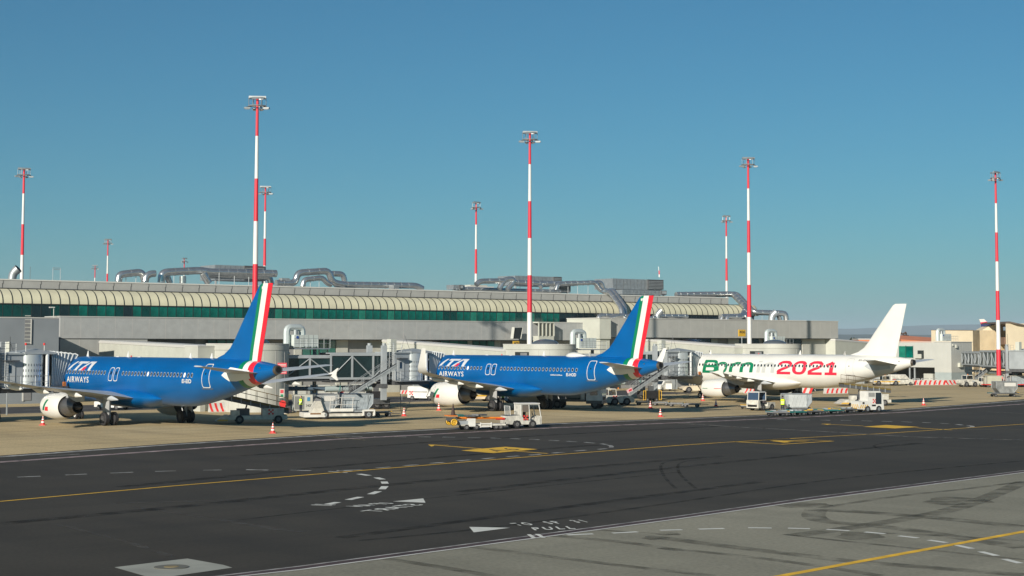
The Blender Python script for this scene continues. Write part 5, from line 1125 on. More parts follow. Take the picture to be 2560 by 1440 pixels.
def person(label, p, rz, pose='stand', vest=hiviz, z=0, arms=.35):
    t = thing('person', label, 'person', (p[0], p[1], z), rz, 'ground crew in high visibility vests')
    J = [(0,0,.96), (0,0,1.18), (0,0,1.42), (0,0,1.52), (.0,0,1.60)]; V = list(J); E_ = [(0,1), (1,2), (2,3), (3,4)]; R = [.135, .14, .12, .06, .06]
    def ch(root, pts, rs):
        a = root
        for q, r in zip(pts, rs): V.append(q); R.append(r); E_.append((a, len(V)-1)); a = len(V)-1
        return a
    for s_ in (-1, 1):
        st = .10*s_ if pose == 'walk' else 0
        ch(0, [(0, s_*.10, .90), (.02+st, s_*.12, .50), (-.02+st*1.6, s_*.12, .09), (.10+st*1.6, s_*.13, .05)], [.10, .07, .05, .045])
        fwd = arms if s_ > 0 or pose != 'walk' else -.1
        hnd = ch(2, [(0, s_*.19, 1.40), (.05*fwd, s_*.26, 1.14), (fwd*.75, s_*.24, .98+abs(fwd)*.25), (fwd*.95, s_*.235, .93+abs(fwd)*.27)], [.06, .047, .035, .034])
        hx, hy, hz = V[hnd]
        for k in range(4): ch(hnd, [(hx+.035, hy+(k-1.5)*.02, hz-.04), (hx+.055+.006*(1.5-abs(k-1.5)), hy+(k-1.5)*.021, hz-.085-.008*(1.5-abs(k-1.5)))], [.010, .008])
        ch(hnd, [(hx+.03, hy-s_*.035, hz-.01), (hx+.05, hy-s_*.045, hz-.045)], [.011, .009])
    me = bpy.data.meshes.new('body'); me.from_pydata(V, E_, []); me.materials.append(navy)
    o = bpy.data.objects.new('body', me); COL.objects.link(o); o.parent = t
    sk = o.modifiers.new('skin', 'SKIN'); sk.use_smooth_shade = True
    for i, r in enumerate(R): me.skin_vertices[0].data[i].radius = (r, r*1.15 if i < 3 else r)
    me.skin_vertices[0].data[0].use_root = True
    o.modifiers.new('sub', 'SUBSURF').levels = 1; o.modifiers['sub'].render_levels = 1
    mb = MB(); P = []
    for zz, rx, ry in ((1.53, .045, .045), (1.57, .075, .06), (1.62, .092, .072), (1.68, .097, .078), (1.73, .09, .072), (1.765, .05, .045), (1.775, .01, .01)): P.append([(.015+rx*cos(a), ry*sin(a), zz) for a in [2*pi*k/14 for k in range(14)]])
    mb.loft(P, skin); mb.loft([[(.10+u*.03, .012*cos(a)-0, 1.655-u*.025+.012*sin(a)) for a in [2*pi*k/6 for k in range(6)]] for u in (0, .6)], skin)
    for s_ in (-1, 1): mb.cbox((.098, s_*.03, 1.675), (.012, .018, .01), blk); mb.cbox((.01, s_*.08, 1.66), (.03, .015, .045), skin)
    mb.cbox((.098, 0, 1.61), (.012, .035, .008), signred); mb.build('head', t)
    mb = MB(); mb.loft([[(-.012+rx*cos(a), ry*sin(a), zz) for a in [2*pi*k/14 for k in range(14)]] for zz, rx, ry in ((1.64, .095, .085), (1.70, .105, .088), (1.755, .085, .075), (1.785, .03, .03))], hair); mb.build('hair', t)
    mb = MB(); mb.loft([[(rx*cos(a), ry*sin(a), zz) for a in [2*pi*k/16 for k in range(16)]] for zz, rx, ry in ((.88, .17, .215), (1.0, .165, .21), (1.2, .165, .22), (1.38, .15, .235), (1.47, .10, .15))], vest, False)
    for zz in (1.02, 1.15): mb.loft([[(1.02*rx*cos(a), 1.02*ry*sin(a), zz+dz) for a in [2*pi*k/16 for k in range(16)]] for dz, rx, ry in ((0, .17, .218), (.05, .17, .218))], mat('reflective_tape', (.6, .62, .6), .3), False)
    mb.build('vest', t); return t
def jersey(label, a, b, hgt=.85, wd=.55, slant=.5, step=.9, z0=0, d=None, group='red and white striped barriers'):
    A, B = G(*a), G(*b); L = (B-A).length; dv = B-A
    t = thing('striped_barrier', label, 'barrier', A, atan2(dv.y, dv.x), group)
    prof_ = [(-wd/2, 0), (-wd/2, .15), (-wd*.22, hgt*.45), (-wd*.16, hgt), (wd*.16, hgt), (wd*.22, hgt*.45), (wd/2, .15), (wd/2, 0)]
    mb = MB(); n = max(1, round(L/2.0))
    mb.loft([[(x, y, z) for y, z in prof_] for x in (0, L)], coping, True, False); mb.build('block', t)
    st = MB(); x = .2
    def yy(z): return -(wd*.5+(wd*.22-wd*.5)*min(1, max(0, (z-.15)/(hgt*.45-.15))) if z < hgt*.45 else wd*.22+(wd*.16-wd*.22)*(z-hgt*.45)/(hgt*.55))-.012
    while x < L-.3:
        zs = [.05, .15, hgt*.45, hgt*.93]
        for za, zb in zip(zs, zs[1:]):
            xa, xb = x+slant*za, x+slant*zb; st.add([(xa, yy(za), za), (xa+step*.42, yy(za), za), (xb+step*.42, yy(zb), zb), (xb, yy(zb), zb)], [(0, 1, 2, 3)], sred)
        x += step
    st.build('red_stripe', t)
    for k in range(1, n): mb = MB(); mb.box((L*k/n-.02, -wd*.52, 0), (L*k/n+.02, wd*.52, hgt*.5), jointd); mb.build('block_joint', t)
    return t

def glazed_cab(t, x0, x1, wd, z0, z1, m, glass=glass_v, rake=.15):
    h = wd/2; mb = MB(); mb.loft([[(x0, -h, z1-.1), (x1-rake*.4, -h, z1-.1), (x1-rake*.4, h, z1-.1), (x0, h, z1-.1)], [(x0+.05, -h+.05, z1), (x1-rake, -h+.05, z1), (x1-rake, h-.05, z1), (x0+.05, h-.05, z1)]], m, True, False); mb.build('cab_roof', t)
    mb = MB()
    for x, xx in ((x0, x0), (x1, x1-rake*.5)):
        for y in (-h, h): mb.bar((x, y*.97, z0), (xx, y*.97, z1-.08), m, .045)
    mb.bar((x0, -h*.97, z0), (x1, -h*.97, z0), m, .04); mb.bar((x0, h*.97, z0), (x1, h*.97, z0), m, .04); mb.bar((x0, -h*.97, z0), (x0, h*.97, z0), m, .04); mb.bar((x1, -h*.97, z0), (x1, h*.97, z0), m, .04); mb.build('cab_frame', t)
    mb = MB(); zf = z0+.05; mb.add([(x1, -h*.93, zf), (x1, h*.93, zf), (x1-rake*.5, h*.93, z1-.12), (x1-rake*.5, -h*.93, z1-.12)], [(0, 1, 2, 3)], glass)
    mb.add([(x0, -h*.93, zf), (x0, h*.93, zf), (x0, h*.93, z1-.12), (x0, -h*.93, z1-.12)], [(0, 1, 2, 3)], glass); mb.build('windscreen', t)
def seat_in(t, x, y, z, m=black):
    mb = MB(); mb.box((x-.22, y-.22, z), (x+.22, y+.22, z+.12), m); mb.box((x-.28, y-.22, z+.1), (x-.18, y+.22, z+.62), m); mb.build('seat', t)
    mb = MB(); mb.tube([(x+.5+.05*cos(a), y+.17*cos(a), z+.45+.17*sin(a)) for a in [2*pi*k/12 for k in range(13)]], .018, blk, 5); mb.bar((x+.5, y, z+.45), (x+.7, y, z), dgrey, .03); mb.build('steering_wheel', t)

# --- tow tractor with open cab towing a stretcher trailer
p, az = face(1306, 1069, to=(1330, 1066.5)); TZ = .40
t = thing('tow_tractor', 'white open cab tow tractor parked on the asphalt edge behind the trailer with yellow wheels', 'tow tractor', p, TZ)
mb = MB(); mb.prism([(-1.75, .32), (-1.8, .55), (-1.72, 1.02), (-.42, 1.08), (-.2, .62), (1.0, .62), (1.18, .95), (1.4, .95), (1.45, .30), (.9, .28), (.8, .5), (.5, .5), (.4, .3), (-.35, .3), (-.5, .62), (-1.05, .62), (-1.2, .32)], -.66, .66, offw)
mb.box((-1.70, -.6, 1.02), (-.5, .6, 1.10), dgrey); mb.box((1.38, -.66, .3), (1.5, .66, 1.0), offw); mb.build('body', t)
mb = MB(); mb.box((-1.81, -.55, .75), (-1.76, -.2, .85), blk); mb.box((-1.81, .2, .75), (-1.76, .55, .85), blk); mb.build('rear_lamp', t)
mb = MB(); mb.bar((-1.35, -.6, 1.1), (-1.42, -.6, 1.85), coping, .03); mb.bar((-1.35, .6, 1.1), (-1.42, .6, 1.85), coping, .03); mb.bar((-1.42, -.6, 1.85), (-1.42, .6, 1.85), coping, .025)
for k in range(8): mb.bar((-1.39, -.5+k*.14, 1.1), (-1.42, -.5+k*.14, 1.85), galv, .012)
mb.build('load_rail', t); mb = MB()
for a, b in (((-.45, .98), (-.45, 2.0)), ((.42, .7), (.33, 2.0)), ((1.45, .9), (1.25, 2.0)), ((-.45, 1.15), (-.1, .62))):
    for y in (-.63, .63): mb.bar((a[0], y, a[1]), (b[0], y, b[1]), coping, .045)
mb.box((-.46, -.66, 1.0), (-.3, .66, 1.98), offw)
for y in (-.63, .63): mb.bar((-.45, y, 1.97), (1.25, y, 1.97), coping, .045)
for x, z_ in ((.35, 1.97), (1.25, 1.97)): mb.bar((x, -.63, z_), (x, .63, z_), coping, .04)
mb.build('cab_frame', t); mb = MB(); mb.box((-.52, -.7, 2.0), (1.32, .7, 2.1), coping); mb.build('cab_roof', t)
mb = MB(); mb.box((-.25, -.64, 1.35), (.32, -.62, 1.9), mat('dull_glass', (.14, .12, .10), .2)); mb.build('side_window', t); seat_in(t, .35, -.1, .8); checker(t, -.2, -.68, .66)
for x in (-.78, .65):
    for y in (-.6, .6): wheel(t, (x, y, .33), .33, .24)
# stretcher trailer
p2, _ = face(1192, 1074); t = thing('equipment_trailer', 'low trailer carrying orange tow bars and green pallets with yellow wheels raised at its end', 'trailer', p2, TZ-.06)
mb = MB(); mb.box((-1.5, -.7, .35), (2.3, .7, .48), offw); mb.box((-.9, -.72, .3), (-.35, .72, .95), white); mb.box((-1.7, -.5, .45), (-.9, .5, .75), bridgeg)
for zz in (.25, .48): mb.box((.1, -.78, zz), (1.0, -.7, zz+.08), white)
mb.box((.05, -.78, .2), (.12, -.7, .62), white); mb.box((.98, -.78, .2), (1.05, -.7, .62), white); mb.build('chassis', t)
for x, y in ((-1.1, -.62), (-1.1, .62), (-.25, -.62), (-.25, .62), (1.5, -.55), (1.5, .55), (1.9, -.55), (1.9, .55)): wheel(t, (x, y, .24), .24, .18)
mb = MB(); mb.bar((2.3, 0, .4), (2.9, 0, .4), dgrey, .04); mb.build('tow_bar', t)
t = thing('aircraft_tow_bar', 'long orange aircraft tow bar with two yellow wheels lying on the low trailer', 'tow bar', p2, TZ-.06)
mb = MB(); mb.bar((-1.9, -.15, .98), (2.2, -.15, .93), orng, .09); mb.bar((-1.2, .3, 1.0), (2.1, .3, .95), orng, .06); mb.bar((1.6, -.15, .9), (2.4, -.15, .86), sred, .1); mb.build('bar', t)
mb = MB(); mb.box((-2.5, -.6, .75), (-1.9, .6, 1.0), dgrey); mb.box((-2.6, -.75, 1.15), (-1.9, .75, 1.22), orng); mb.build('tow_head', t)
for y in (-.78, .55): wheel(t, (-2.25, y, .68), .30, .14, hub=ylw); o = bpy.data.objects[-1]
for o in [q for q in bpy.data.objects if q.parent == t and q.name.startswith('wheel')]:
    mb = MB(); mb.tube([(.23*cos(a), -.075, .23*sin(a)) for a in [2*pi*k/18 for k in range(19)]], .06, ylw, 6, False); mb.build('yellow_ring', o)
t = thing('pallet_stack', 'small heap of green and grey pallets and gear on the low trailer', 'pallets', p2, TZ-.06)
rnd = random.Random(5)
for k in range(7):
    mb = MB(); x = -1.5+k*.32; mb.cbox((x, rnd.uniform(-.3, .3), 1.12+rnd.uniform(0, .12)), (.55, .5, .13), rnd.choice([teal, dgrey, steel, walld]), rnd.uniform(-.4, .4)); mb.build('pallet', t)
t = thing('folded_cone', 'dark upright pointed cone standing on the trailer end above yellow wheels', 'cone', (p2.x-1.95, p2.y-.75, 1.22)); mb = MB(); mb.tube([(0, 0, 0), (0, 0, .95)], [.2, .03], mat('sooty_brown', (.05, .03, .025), .8), 10); mb.build('body', t)

# --- sloping belt / ramp loaders
def belt_loader(label, p, rz, L=7.0, z0=1.1, z1=2.3, x0=-3.2, wd=1.0, rails=True, chassis=True, bm=galv, deck=None, flip=1, white_m=offw, railh=.95, yellow=False, group='sloping belt loaders'):
    t = thing('belt_loader', label, 'belt loader', p, rz, group); x1 = x0+L*cos(math.asin(min(.9, abs(z1-z0)/L)))
    mb = MB(); h = wd/2; dk = deck or bm
    mb.loft([[(x, -h, z-.42), (x, h, z-.42), (x, h, z), (x, -h, z)] for x, z in ((x0, z0), (x1, z1))], bm, True, False)
    mb.loft([[(x, -h-.05, z-.1), (x, h+.05, z-.1), (x, h+.05, z+.05), (x, -h-.05, z+.05)] for x, z in ((x0, z0), (x1, z1))], dk, True, False)
    for k in range(1, 8): u = k/8; x = x0+(x1-x0)*u; z = z0+(z1-z0)*u; mb.box((x-.04, -h-.07, z-.44), (x+.04, -h-.05, z), steel)
    mb.build('conveyor', t); mb = MB(); mb.loft([[(x, -h+.1, z+.055), (x, h-.1, z+.055), (x, h-.1, z+.07), (x, -h+.1, z+.07)] for x, z in ((x0, z0), (x1, z1))], black, True, False); mb.build('belt', t)
    if rails:
        for y, nm in ((-h-.06, 'handrail'), (h+.06, 'handrail')):
            mb = MB(); rail(mb, [(x0+.3, y, z0+.05), (x1-.1, y, z1+.02)], galv if not yellow else mat('dark_bronze_rail', (.10, .07, .03), .5), railh, .02, .95); mb.build(nm, t)
    if chassis:
        mb = MB(); mb.box((-2.6, -1.0, .38), (2.7, 1.0, .72), white_m); mb.box((.5, -1.02, .72), (2.4, 1.0, 1.35), white_m); mb.box((-1.7, -.5, .72), (-.6, .9, 1.3), dgrey); mb.box((-2.3, -.95, .72), (-1.5, -.4, 1.2), white_m); mb.build('chassis', t)
        mb = MB(); mb.prism([(-3.6, .25), (-2.5, .25), (-2.5, .75), (-2.75, .75)], -1.05, 1.05, white_m); 
        for k in range(7): mb.box((-3.3+k*.12, -1.065, .28), (-3.24+k*.12, -1.05, .42), ylw)
        mb.box((-3.45, -1.07, .26), (-2.55, -1.05, .34), ylw); mb.build('bumper', t)
        for x in (-1.5, 1.9):
            for y in (-.9, .9): wheel(t, (x, y, .38), .38, .25)
        for x in (-1.1, 1.2): mb = MB(); u = (x-x0)/(x1-x0); mb.bar((x, 0, .7), (x+.3, 0, z0+(z1-z0)*u-.4), dgrey, .07); mb.build('lift_arm', t)
        checker(t, 1.0, -1.03, .8, .16)
    return t
p = G(640, 1058); t = belt_loader('loader with brown railed ramp raised under the first blue tail', p, .22, 6.9, 2.75, 1.25, -3.9, 1.5, bm=dgrey, deck=mat('muddy_yellow_edge', (.14, .10, .02), .6), yellow=True)
p = G(862, 1034); belt_loader('steep grey stair conveyor rising behind the container loader', p, .30, 7.4, 1.15, 5.0, -1.0, .8, chassis=False)
t = belt_loader('steep grey stair conveyor rising right from a checkered tractor under the second tail', G(1590, 1003), .32, 7.2, 1.1, 4.9, -.9, .8, chassis=False)
belt_loader('dark scissor loader with yellow rails beneath the white tail', G(2165, 1014), .18, 5.8, 2.6, 1.9, -3.0, 1.6, bm=dgrey, deck=mat('muddy_yellow_edge', (.14, .10, .02), .6), yellow=True)
belt_loader('grey stair conveyor partly hidden by the rightmost mast foot', G(2440, 962), .35, 6.2, 1.4, 4.6, .0, .8, chassis=False)
for lab, px, py, rz, zz in (('pink warning board on the conveyor above the container loader', 852, 993, .3, 1.9), ('pink warning board on the conveyor under the second tail', 1574, 988, .32, 1.9)):
    q = D(px, py-12, G(px, py+18).y-2); t = thing('warning_board', lab, 'sign', (q.x, q.y, 0), rz); mb = MB(); mb.cbox((0, 0, q.z), (.75, .04, .42), mat('pale_pink_board', (.60, .35, .36), .6), 0, -.45); mb.cbox((.08, -.03, q.z+.03), (.4, .03, .2), signred, 0, -.45); mb.bar((0, 0, q.z-.9), (0, 0, q.z-.1), steel, .03); mb.build('board', t)

# --- container loader (long, low) with its load
p = G(848, 1046); LZ = .30; t = thing('container_loader', 'long low white container loader standing between first tail and second engine', 'cargo loader', p, LZ)
mb = MB(); mb.box((-3.2, -1.2, .25), (3.2, 1.2, .52), offw); mb.box((-3.6, -1.25, .2), (-1.6, 1.25, .62), white); mb.box((-3.0, -1.27, .45), (-2.0, -1.24, .6), mat('rusty_slat', (.20, .12, .06), .8)); mb.box((-1.3, -1.1, .62), (3.0, 1.1, .78), galv); mb.build('chassis', t)
mb = MB(); mb.prism([(-2.9, .6), (-1.6, .6), (-2.0, 1.7), (-2.4, 1.7)], -1.2, .4, offw); mb.box((-2.45, -1.1, 1.7), (-1.95, .1, 2.1), walld); mb.build('control_stand', t)
mb = MB()
for x in (-1.15, -.1, 1.0): mb.bar((x, -1.2, .75), (x+.1, -1.2, 2.0), coping, .035)
for zz in (1.35, 2.0): mb.bar((-1.1, -1.2, zz), (1.3, -1.2, zz), coping, .03)
mb.box((-1.1, -1.24, .7), (1.1, -1.2, .98), white); mb.build('guard_rail', t)
for x in (-1.6, 2.6):
    for y in (-1.1, 1.1): wheel(t, (x, y, .40), .40, .28, hub=galv)
mb = MB(); mb.box((2.1, -1.3, .7), (3.1, -1.1, .86), white); mb.box((2.0, -1.3, .3), (2.15, -1.1, .84), white); mb.box((3.05, -1.3, .3), (3.2, -1.1, .84), white); mb.build('mudguard', t)
r2 = lambda x, y: (p.x+x*cos(LZ)-y*sin(LZ), p.y+x*sin(LZ)+y*cos(LZ), 0)
container('silver container with white label plate on the long low loader', r2(-1.35, .1), LZ, .8, contg, 2.0, 1.6, 1.5, txt=True, sides=2)
container('grey covered container at the right end of the long low loader', r2(1.7, .2), LZ, .8, contc, 2.9, 1.6, 1.5, cover=contc)
dolly('small dark dolly hitched right of the long low loader', G(956, 1042), .3, 1.6, 1.3, name='baggage_dolly')
person('worker in yellow vest standing behind the container loader', G(818, 1040), -1.4, z=.35, arms=.1)
person('worker in yellow vest half hidden right of the round tower', G(752, 1033), -2.4, arms=.2)
# ground power / cooling units
t = thing('cooling_unit', 'big pale grilled cooling unit numbered 3400 right of the round tower', 'cooling unit', G(735, 1031), .30)
m_cu = mat('cooling_unit_grey', (.34, .38, .38), .6, var=.1); mb = MB(); mb.box((.1, 0, .22), (4.2, 1.8, 1.72), m_cu); mb.box((0, -.03, .18), (1.95, .0, 1.8), nodew); mb.box((.05, -.05, .3), (1.05, -.03, 1.65), mat('grille_grey', (.16, .17, .16), .7)); mb.box((.0, -.04, 1.72), (4.25, 1.84, 1.8), nodew); mb.build('housing', t)
mb = MB(); mb.box((1.35, -.06, 1.15), (1.65, -.035, 1.55), mat('small_blue_badge', (.05, .20, .34), .5)); mb.build('badge', t); flat_text('number', '3400', dgrey, t, lambda x, y: (1.22+.6*x, -.045, .55+.28*y), .01)
for x in (.15, 1.8, 4.0): mb = MB(); mb.box((x, .05, 0), (x+.1, 1.7, .22), steel); mb.build('leg', t)
for i, (px, py, wd) in enumerate(((752, 1006, 1.2), (800, 1003, 2.6), (855, 1003, 2.4), (905, 1000, 2.4), (952, 1000, 1.6))):
    q = G(px, py); t = thing('concrete_ballast', 'pale concrete ballast block standing below the glass bridge', 'concrete block', q, .3, 'ballast blocks under the glass bridge'); mb = MB(); mb.box((-wd/2, 0, 0), (wd/2, .9, 2.0), nodew); mb.box((-wd/2, -.02, .95), (wd/2, 0, .99), joint); mb.build('block', t)
t = thing('hose_reel', 'red fire hose reel on post at foot of the round tower', 'hose reel', G(706, 1032), .3); mb = MB(); mb.cyl((0, -.2, .95), (0, .2, .95), .33, sred, 16); mb.box((-.25, -.25, .25), (.25, .25, .7), sred); mb.build('reel', t); mb = MB(); mb.bar((.35, .1, 0), (.35, .1, 2.0), dgrey, .03); mb.build('post', t)
def placard(label, px0, py0, px1, py1, d, m1, rz=.35, bars=2, extra=None):
    a, b = D(px0, py0, d), D(px1, py1, d); t = thing('placard', label, 'sign', (a.x, a.y, 0), 0); mb = MB(); mb.box((0, -.03, b.z), (b.x-a.x, .0, a.z), m1)
    for k in range(bars): z = b.z+(a.z-b.z)*(k+.8)/(bars+1.2); mb.box((.08, -.045, z), (b.x-a.x-.08, -.03, z+.05), coping)
    if extra: mb.box((.2*(b.x-a.x), -.045, b.z+.1), (.8*(b.x-a.x), -.03, b.z+(a.z-b.z)*.4), extra); mb.box((.08, -.045, b.z+(a.z-b.z)*.52), (b.x-a.x-.08, -.03, a.z-.1), signred)
    mb.build('board', t); mb = MB(); mb.box((.1, 0, b.z+.1), (b.x-a.x-.1, .9, b.z+.2), galv); mb.build('bracket', t)
placard('upper red placard with white writing on the round tower', 694, 907, 717, 918, 167.3, signred); placard('lower red placard with white writing on the round tower', 690, 928, 717, 935, 167.2, signred, bars=1)
placard('white board with red and green panels low on the round tower', 699, 972, 711, 995, 167.2, nodew, bars=0, extra=green)
# barriers
jersey('tall red and white striped barrier left under the first tail', (522, 1030.5), (572, 1029.5), 1.0, .5, -.28, .58); jersey('low striped barrier running behind the ramp loader', (570, 1029), (600, 1028.5), .5, .4, -.3, .45)
jersey('striped barrier block left of the hose reel', (683, 1032), (697, 1031), .6, .5, .4, .6); jersey('striped barrier block right of the hose reel', (712, 1034), (724, 1031), .62, .5, .4, .6)
jersey('striped barrier behind the white aircraft engine', (1862, 983), (1898, 984.5), .8, .5, .5, .8); jersey('striped barrier behind the white aircraft main gear', (1905, 984.5), (1918, 985), 1.1, .5, -.5, .8)
jersey('striped barrier right of the white aircraft main gear', (1985, 985), (2025, 985), 1.1, .5, .5, .9); jersey('striped barrier between main gear and scissor loader', (2060, 984), (2118, 983.5), .8, .5, .5, .75)
jersey('long low striped barrier in front of the grey gate block', (2267, 963), (2363, 962.5), .9, .6, .55, .95); jersey('short striped barrier right of the long low barrier', (2364, 962.5), (2400, 962), .9, .6, -.55, .95)
t = thing('boom_board', 'red and white striped board behind the small white van', 'barrier board', G(1001, 1000), .1); mb = MB(); mb.box((0, 0, .75), (1.7, .04, 1.25), coping); 
for k in range(4): mb.add([(.1+k*.4, -.01, .78), (.3+k*.4, -.01, .78), (.48+k*.4, -.01, 1.22), (.28+k*.4, -.01, 1.22)], [(0, 1, 2, 3)], sred)
mb.bar((.2, .02, 0), (.2, .02, .75), steel, .03); mb.bar((1.5, .02, 0), (1.5, .02, .75), steel, .03); mb.build('board', t)
t = thing('mast_barrier', 'striped cone shaped guard around the rightmost mast foot', 'barrier', (92.0+(-9.1), 275.2, 0)); t.location = ((2497-1280)/FOC*275.0, 275.0, 0); mb = MB(); mb.loft([[(r*cos(a), r*sin(a), z) for a in [2*pi*k/16 for k in range(16)]] for z, r in ((0, 1.05), (.2, 1.0), (1.7, .55), (1.75, .5))], coping)
for k in range(0, 16, 2): a0, a1 = 2*pi*k/16, 2*pi*(k+1)/16; mb.add([(1.02*cos(a0), 1.02*sin(a0), .2), (1.02*cos(a1), 1.02*sin(a1), .2), (.57*cos(a1), .57*sin(a1), 1.7), (.57*cos(a0), .57*sin(a0), 1.7)], [(0, 1, 2, 3)], sred)
mb.build('guard', t)

# --- cars and vans
def car(label, p, rz, kind='hatch', paint=white, L=3.8, h=1.52, wd=1.65, chk=False, group='white apron cars'):
    t = thing('car', label, 'car', p, rz, group); hl = L/2
    if kind == 'hatch': up = [(-hl, .75), (-hl+.12, 1.05), (-hl+.42, h-.05), (-hl+.9, h), (hl*.30, h-.02), (hl*.62, 1.0), (hl-.12, .86), (hl, .66)]
    else: up = [(-hl, .75), (-hl+.02, h-.12), (-hl+.15, h), (hl*.28, h), (hl*.62, 1.12), (hl-.12, .95), (hl, .7)]
    low_ = [(hl, .3), (hl-.45, .28), (hl-.5, .5), (hl-.95, .5), (hl-1.0, .26), (-hl+1.0, .26), (-hl+.95, .5), (-hl+.5, .5), (-hl+.45, .28), (-hl, .3)]
    mb = MB(); pts = up+low_; c = [sum(q[0] for q in pts)/len(pts), .7]
    def ring(y, k, kz): return [(c[0]+(x-c[0])*k, y, .7+(z-.7)*kz if z > .7 else z) for x, z in pts]
    mb.loft([ring(-wd/2, .95, .86), ring(-wd/2+.1, .99, .97), ring(-wd/2+.28, 1, 1), ring(wd/2-.28, 1, 1), ring(wd/2-.1, .99, .97), ring(wd/2, .95, .86)], paint, True, False); mb.build('body', t)
    mb = MB(); zt_ = h-.12
    xa, xb = up[2][0]+.1, up[-4][0]
    for s_ in (-1, 1):
        y = s_*(wd/2+.004); mb.add([(xa, y, 1.0), (hl*.50, y, 1.0), (hl*.27, y*.965, zt_-.06), (xa+.2, y*.965, zt_-.06)], [(0, 1, 2, 3)], glass_v)
    mb.add([(hl*.65, -wd*.40, 1.04), (hl*.65, wd*.40, 1.04), (hl*.345, wd*.38, h-.08), (hl*.345, -wd*.38, h-.08)], [(0, 1, 2, 3)], glass_v); mb.build('window', t)
    for s_ in (-.36, .36): mb = MB(); mb.box((hl-.02, wd*s_-.14, .68), (hl+.03, wd*s_+.14, .80), lens_m); mb.build('headlight', t)
    mb = MB(); mb.box((hl-.01, -.35, .42), (hl+.03, .35, .60), blk); mb.box((hl+.0, -.24, .36), (hl+.04, .24, .45), coping); mb.build('grille', t)
    for x in (-hl+.72, hl-.72):
        for y in (-wd/2+.1, wd/2-.1): wheel(t, (x, y, .30), .30, .2)
    if chk: checker(t, -hl+.35, -wd/2-.02, .62, .17)
    return t
car('small white car behind the first aircraft main wheels, facing right', G(281, 1024), -.45); car('small white van with red checkers behind the second aircraft engine', G(1058, 1000), -.35, 'van', h=1.75, chk=True)
c = car('small white car with an open door behind the steep conveyor of the second tail', G(1655, 977), -2.2, paint=white, h=1.6)
t_ = MB(); t_.box((0, 0, .3), (.06, 1.1, 1.15), white); t_.build('open_door', c, (.3, .85, 0))
car('white van far behind beside the yellow edged tug under the white tail', G(2252, 963), .2, 'van', h=1.9, L=4.4, chk=True, paint=offw)
def tug(label, p, rz, L=4.2, wd=2.0, h=1.0, m=offw, cab=True, wr=.45, cabm=None, group='low pushback tugs', stripe=None):
    t = thing('pushback_tug', label, 'tug', p, rz, group); hl = L/2
    mb = MB(); mb.prism([(-hl, .35), (-hl+.05, h*.9), (-hl+.3, h), (hl-.5, h*.95), (hl, h*.7), (hl, .35), (hl-.4, .3), (hl-.5, .55), (hl-1.4, .55), (hl-1.5, .3), (-hl+1.5, .3), (-hl+1.4, .55), (-hl+.5, .55), (-hl+.4, .3)], -wd/2, wd/2, m); mb.build('body', t)
    if stripe: mb = MB(); mb.box((-hl+.1, -wd/2-.02, .62), (hl-.2, -wd/2-.005, .78), stripe); mb.build('stripe', t)
    if cab: glazed_cab(t, -.7, .6, wd*.8, h, h+.75, cabm or m); seat_in(t, -.1, -.2, h-.1)
    for x in (-hl+.95, hl-.95):
        for y in (-wd/2+.12, wd/2-.12): wheel(t, (x, y, wr), wr, .3)
    mb = MB(); mb.cyl((.0, 0, h+.75), (.0, 0, h+.9), .08, orng, 8); mb.build('beacon', t)
    mb = MB(); mb.box((hl-.02, -wd*.42, .42), (hl+.05, wd*.42, .56), blk); mb.box((-hl-.05, -wd*.42, .42), (-hl+.02, wd*.42, .56), blk); mb.build('bumper', t)
    for y in (-wd*.36, wd*.36): mb = MB(); mb.box((hl-.02, y-.12, .6), (hl+.03, y+.12, .72), lens_m); mb.build('headlight', t)
    mb = MB()
    for k in range(6): mb.box((-hl+.5+k*.1, -wd/2-.012, h*.62), (-hl+.55+k*.1, -wd/2-.002, h*.85), dgrey)
    mb.box((.3, -wd/2-.012, h*.66), (.75, -wd/2-.002, h*.84), bridgeg); mb.build('vent_grille', t)
    return t
tug('sandy white pushback tug left of the white aircraft nose wheel', G(1737, 981), 3.3, m=mat('sandy_white', (.58, .50, .36), .6, var=.2)); tug('white and yellow tug seen between second engine and main gear', G(1195, 1003), .3, m=mat('sandy_white', (.58, .50, .36), .6), stripe=ylw)
tug('white and yellow tug far behind under the white tail', G(2213, 964), .15, 5.0, stripe=ylw); tug('white open tug parked before the grey gate block corner', G(2420, 967), .35, 3.6, 1.7, 1.25)
t = tug('checkered white tug at the foot of the conveyor under the second tail', G(1546, 1013), .32, 3.4, 1.6, 1.15, cab=False); checker(t, -1.0, -.82, .62, .17); glazed_cab(t, -1.5, -.5, 1.4, 1.15, 1.95, offw)
tug('low white tractor right of second aircraft main wheels', G(1240, 1000), .4, 3.0, 1.5, .95, stripe=orng); person('worker in yellow vest behind the second aircraft main wheels', G(1257, 1012), -.9, arms=.3)
tug('dark tractor with big wheels and white bonnet behind second aircraft belly', G(1284, 1007), .3, 2.8, 1.6, 1.0, m=steel, wr=.55, cab=False)
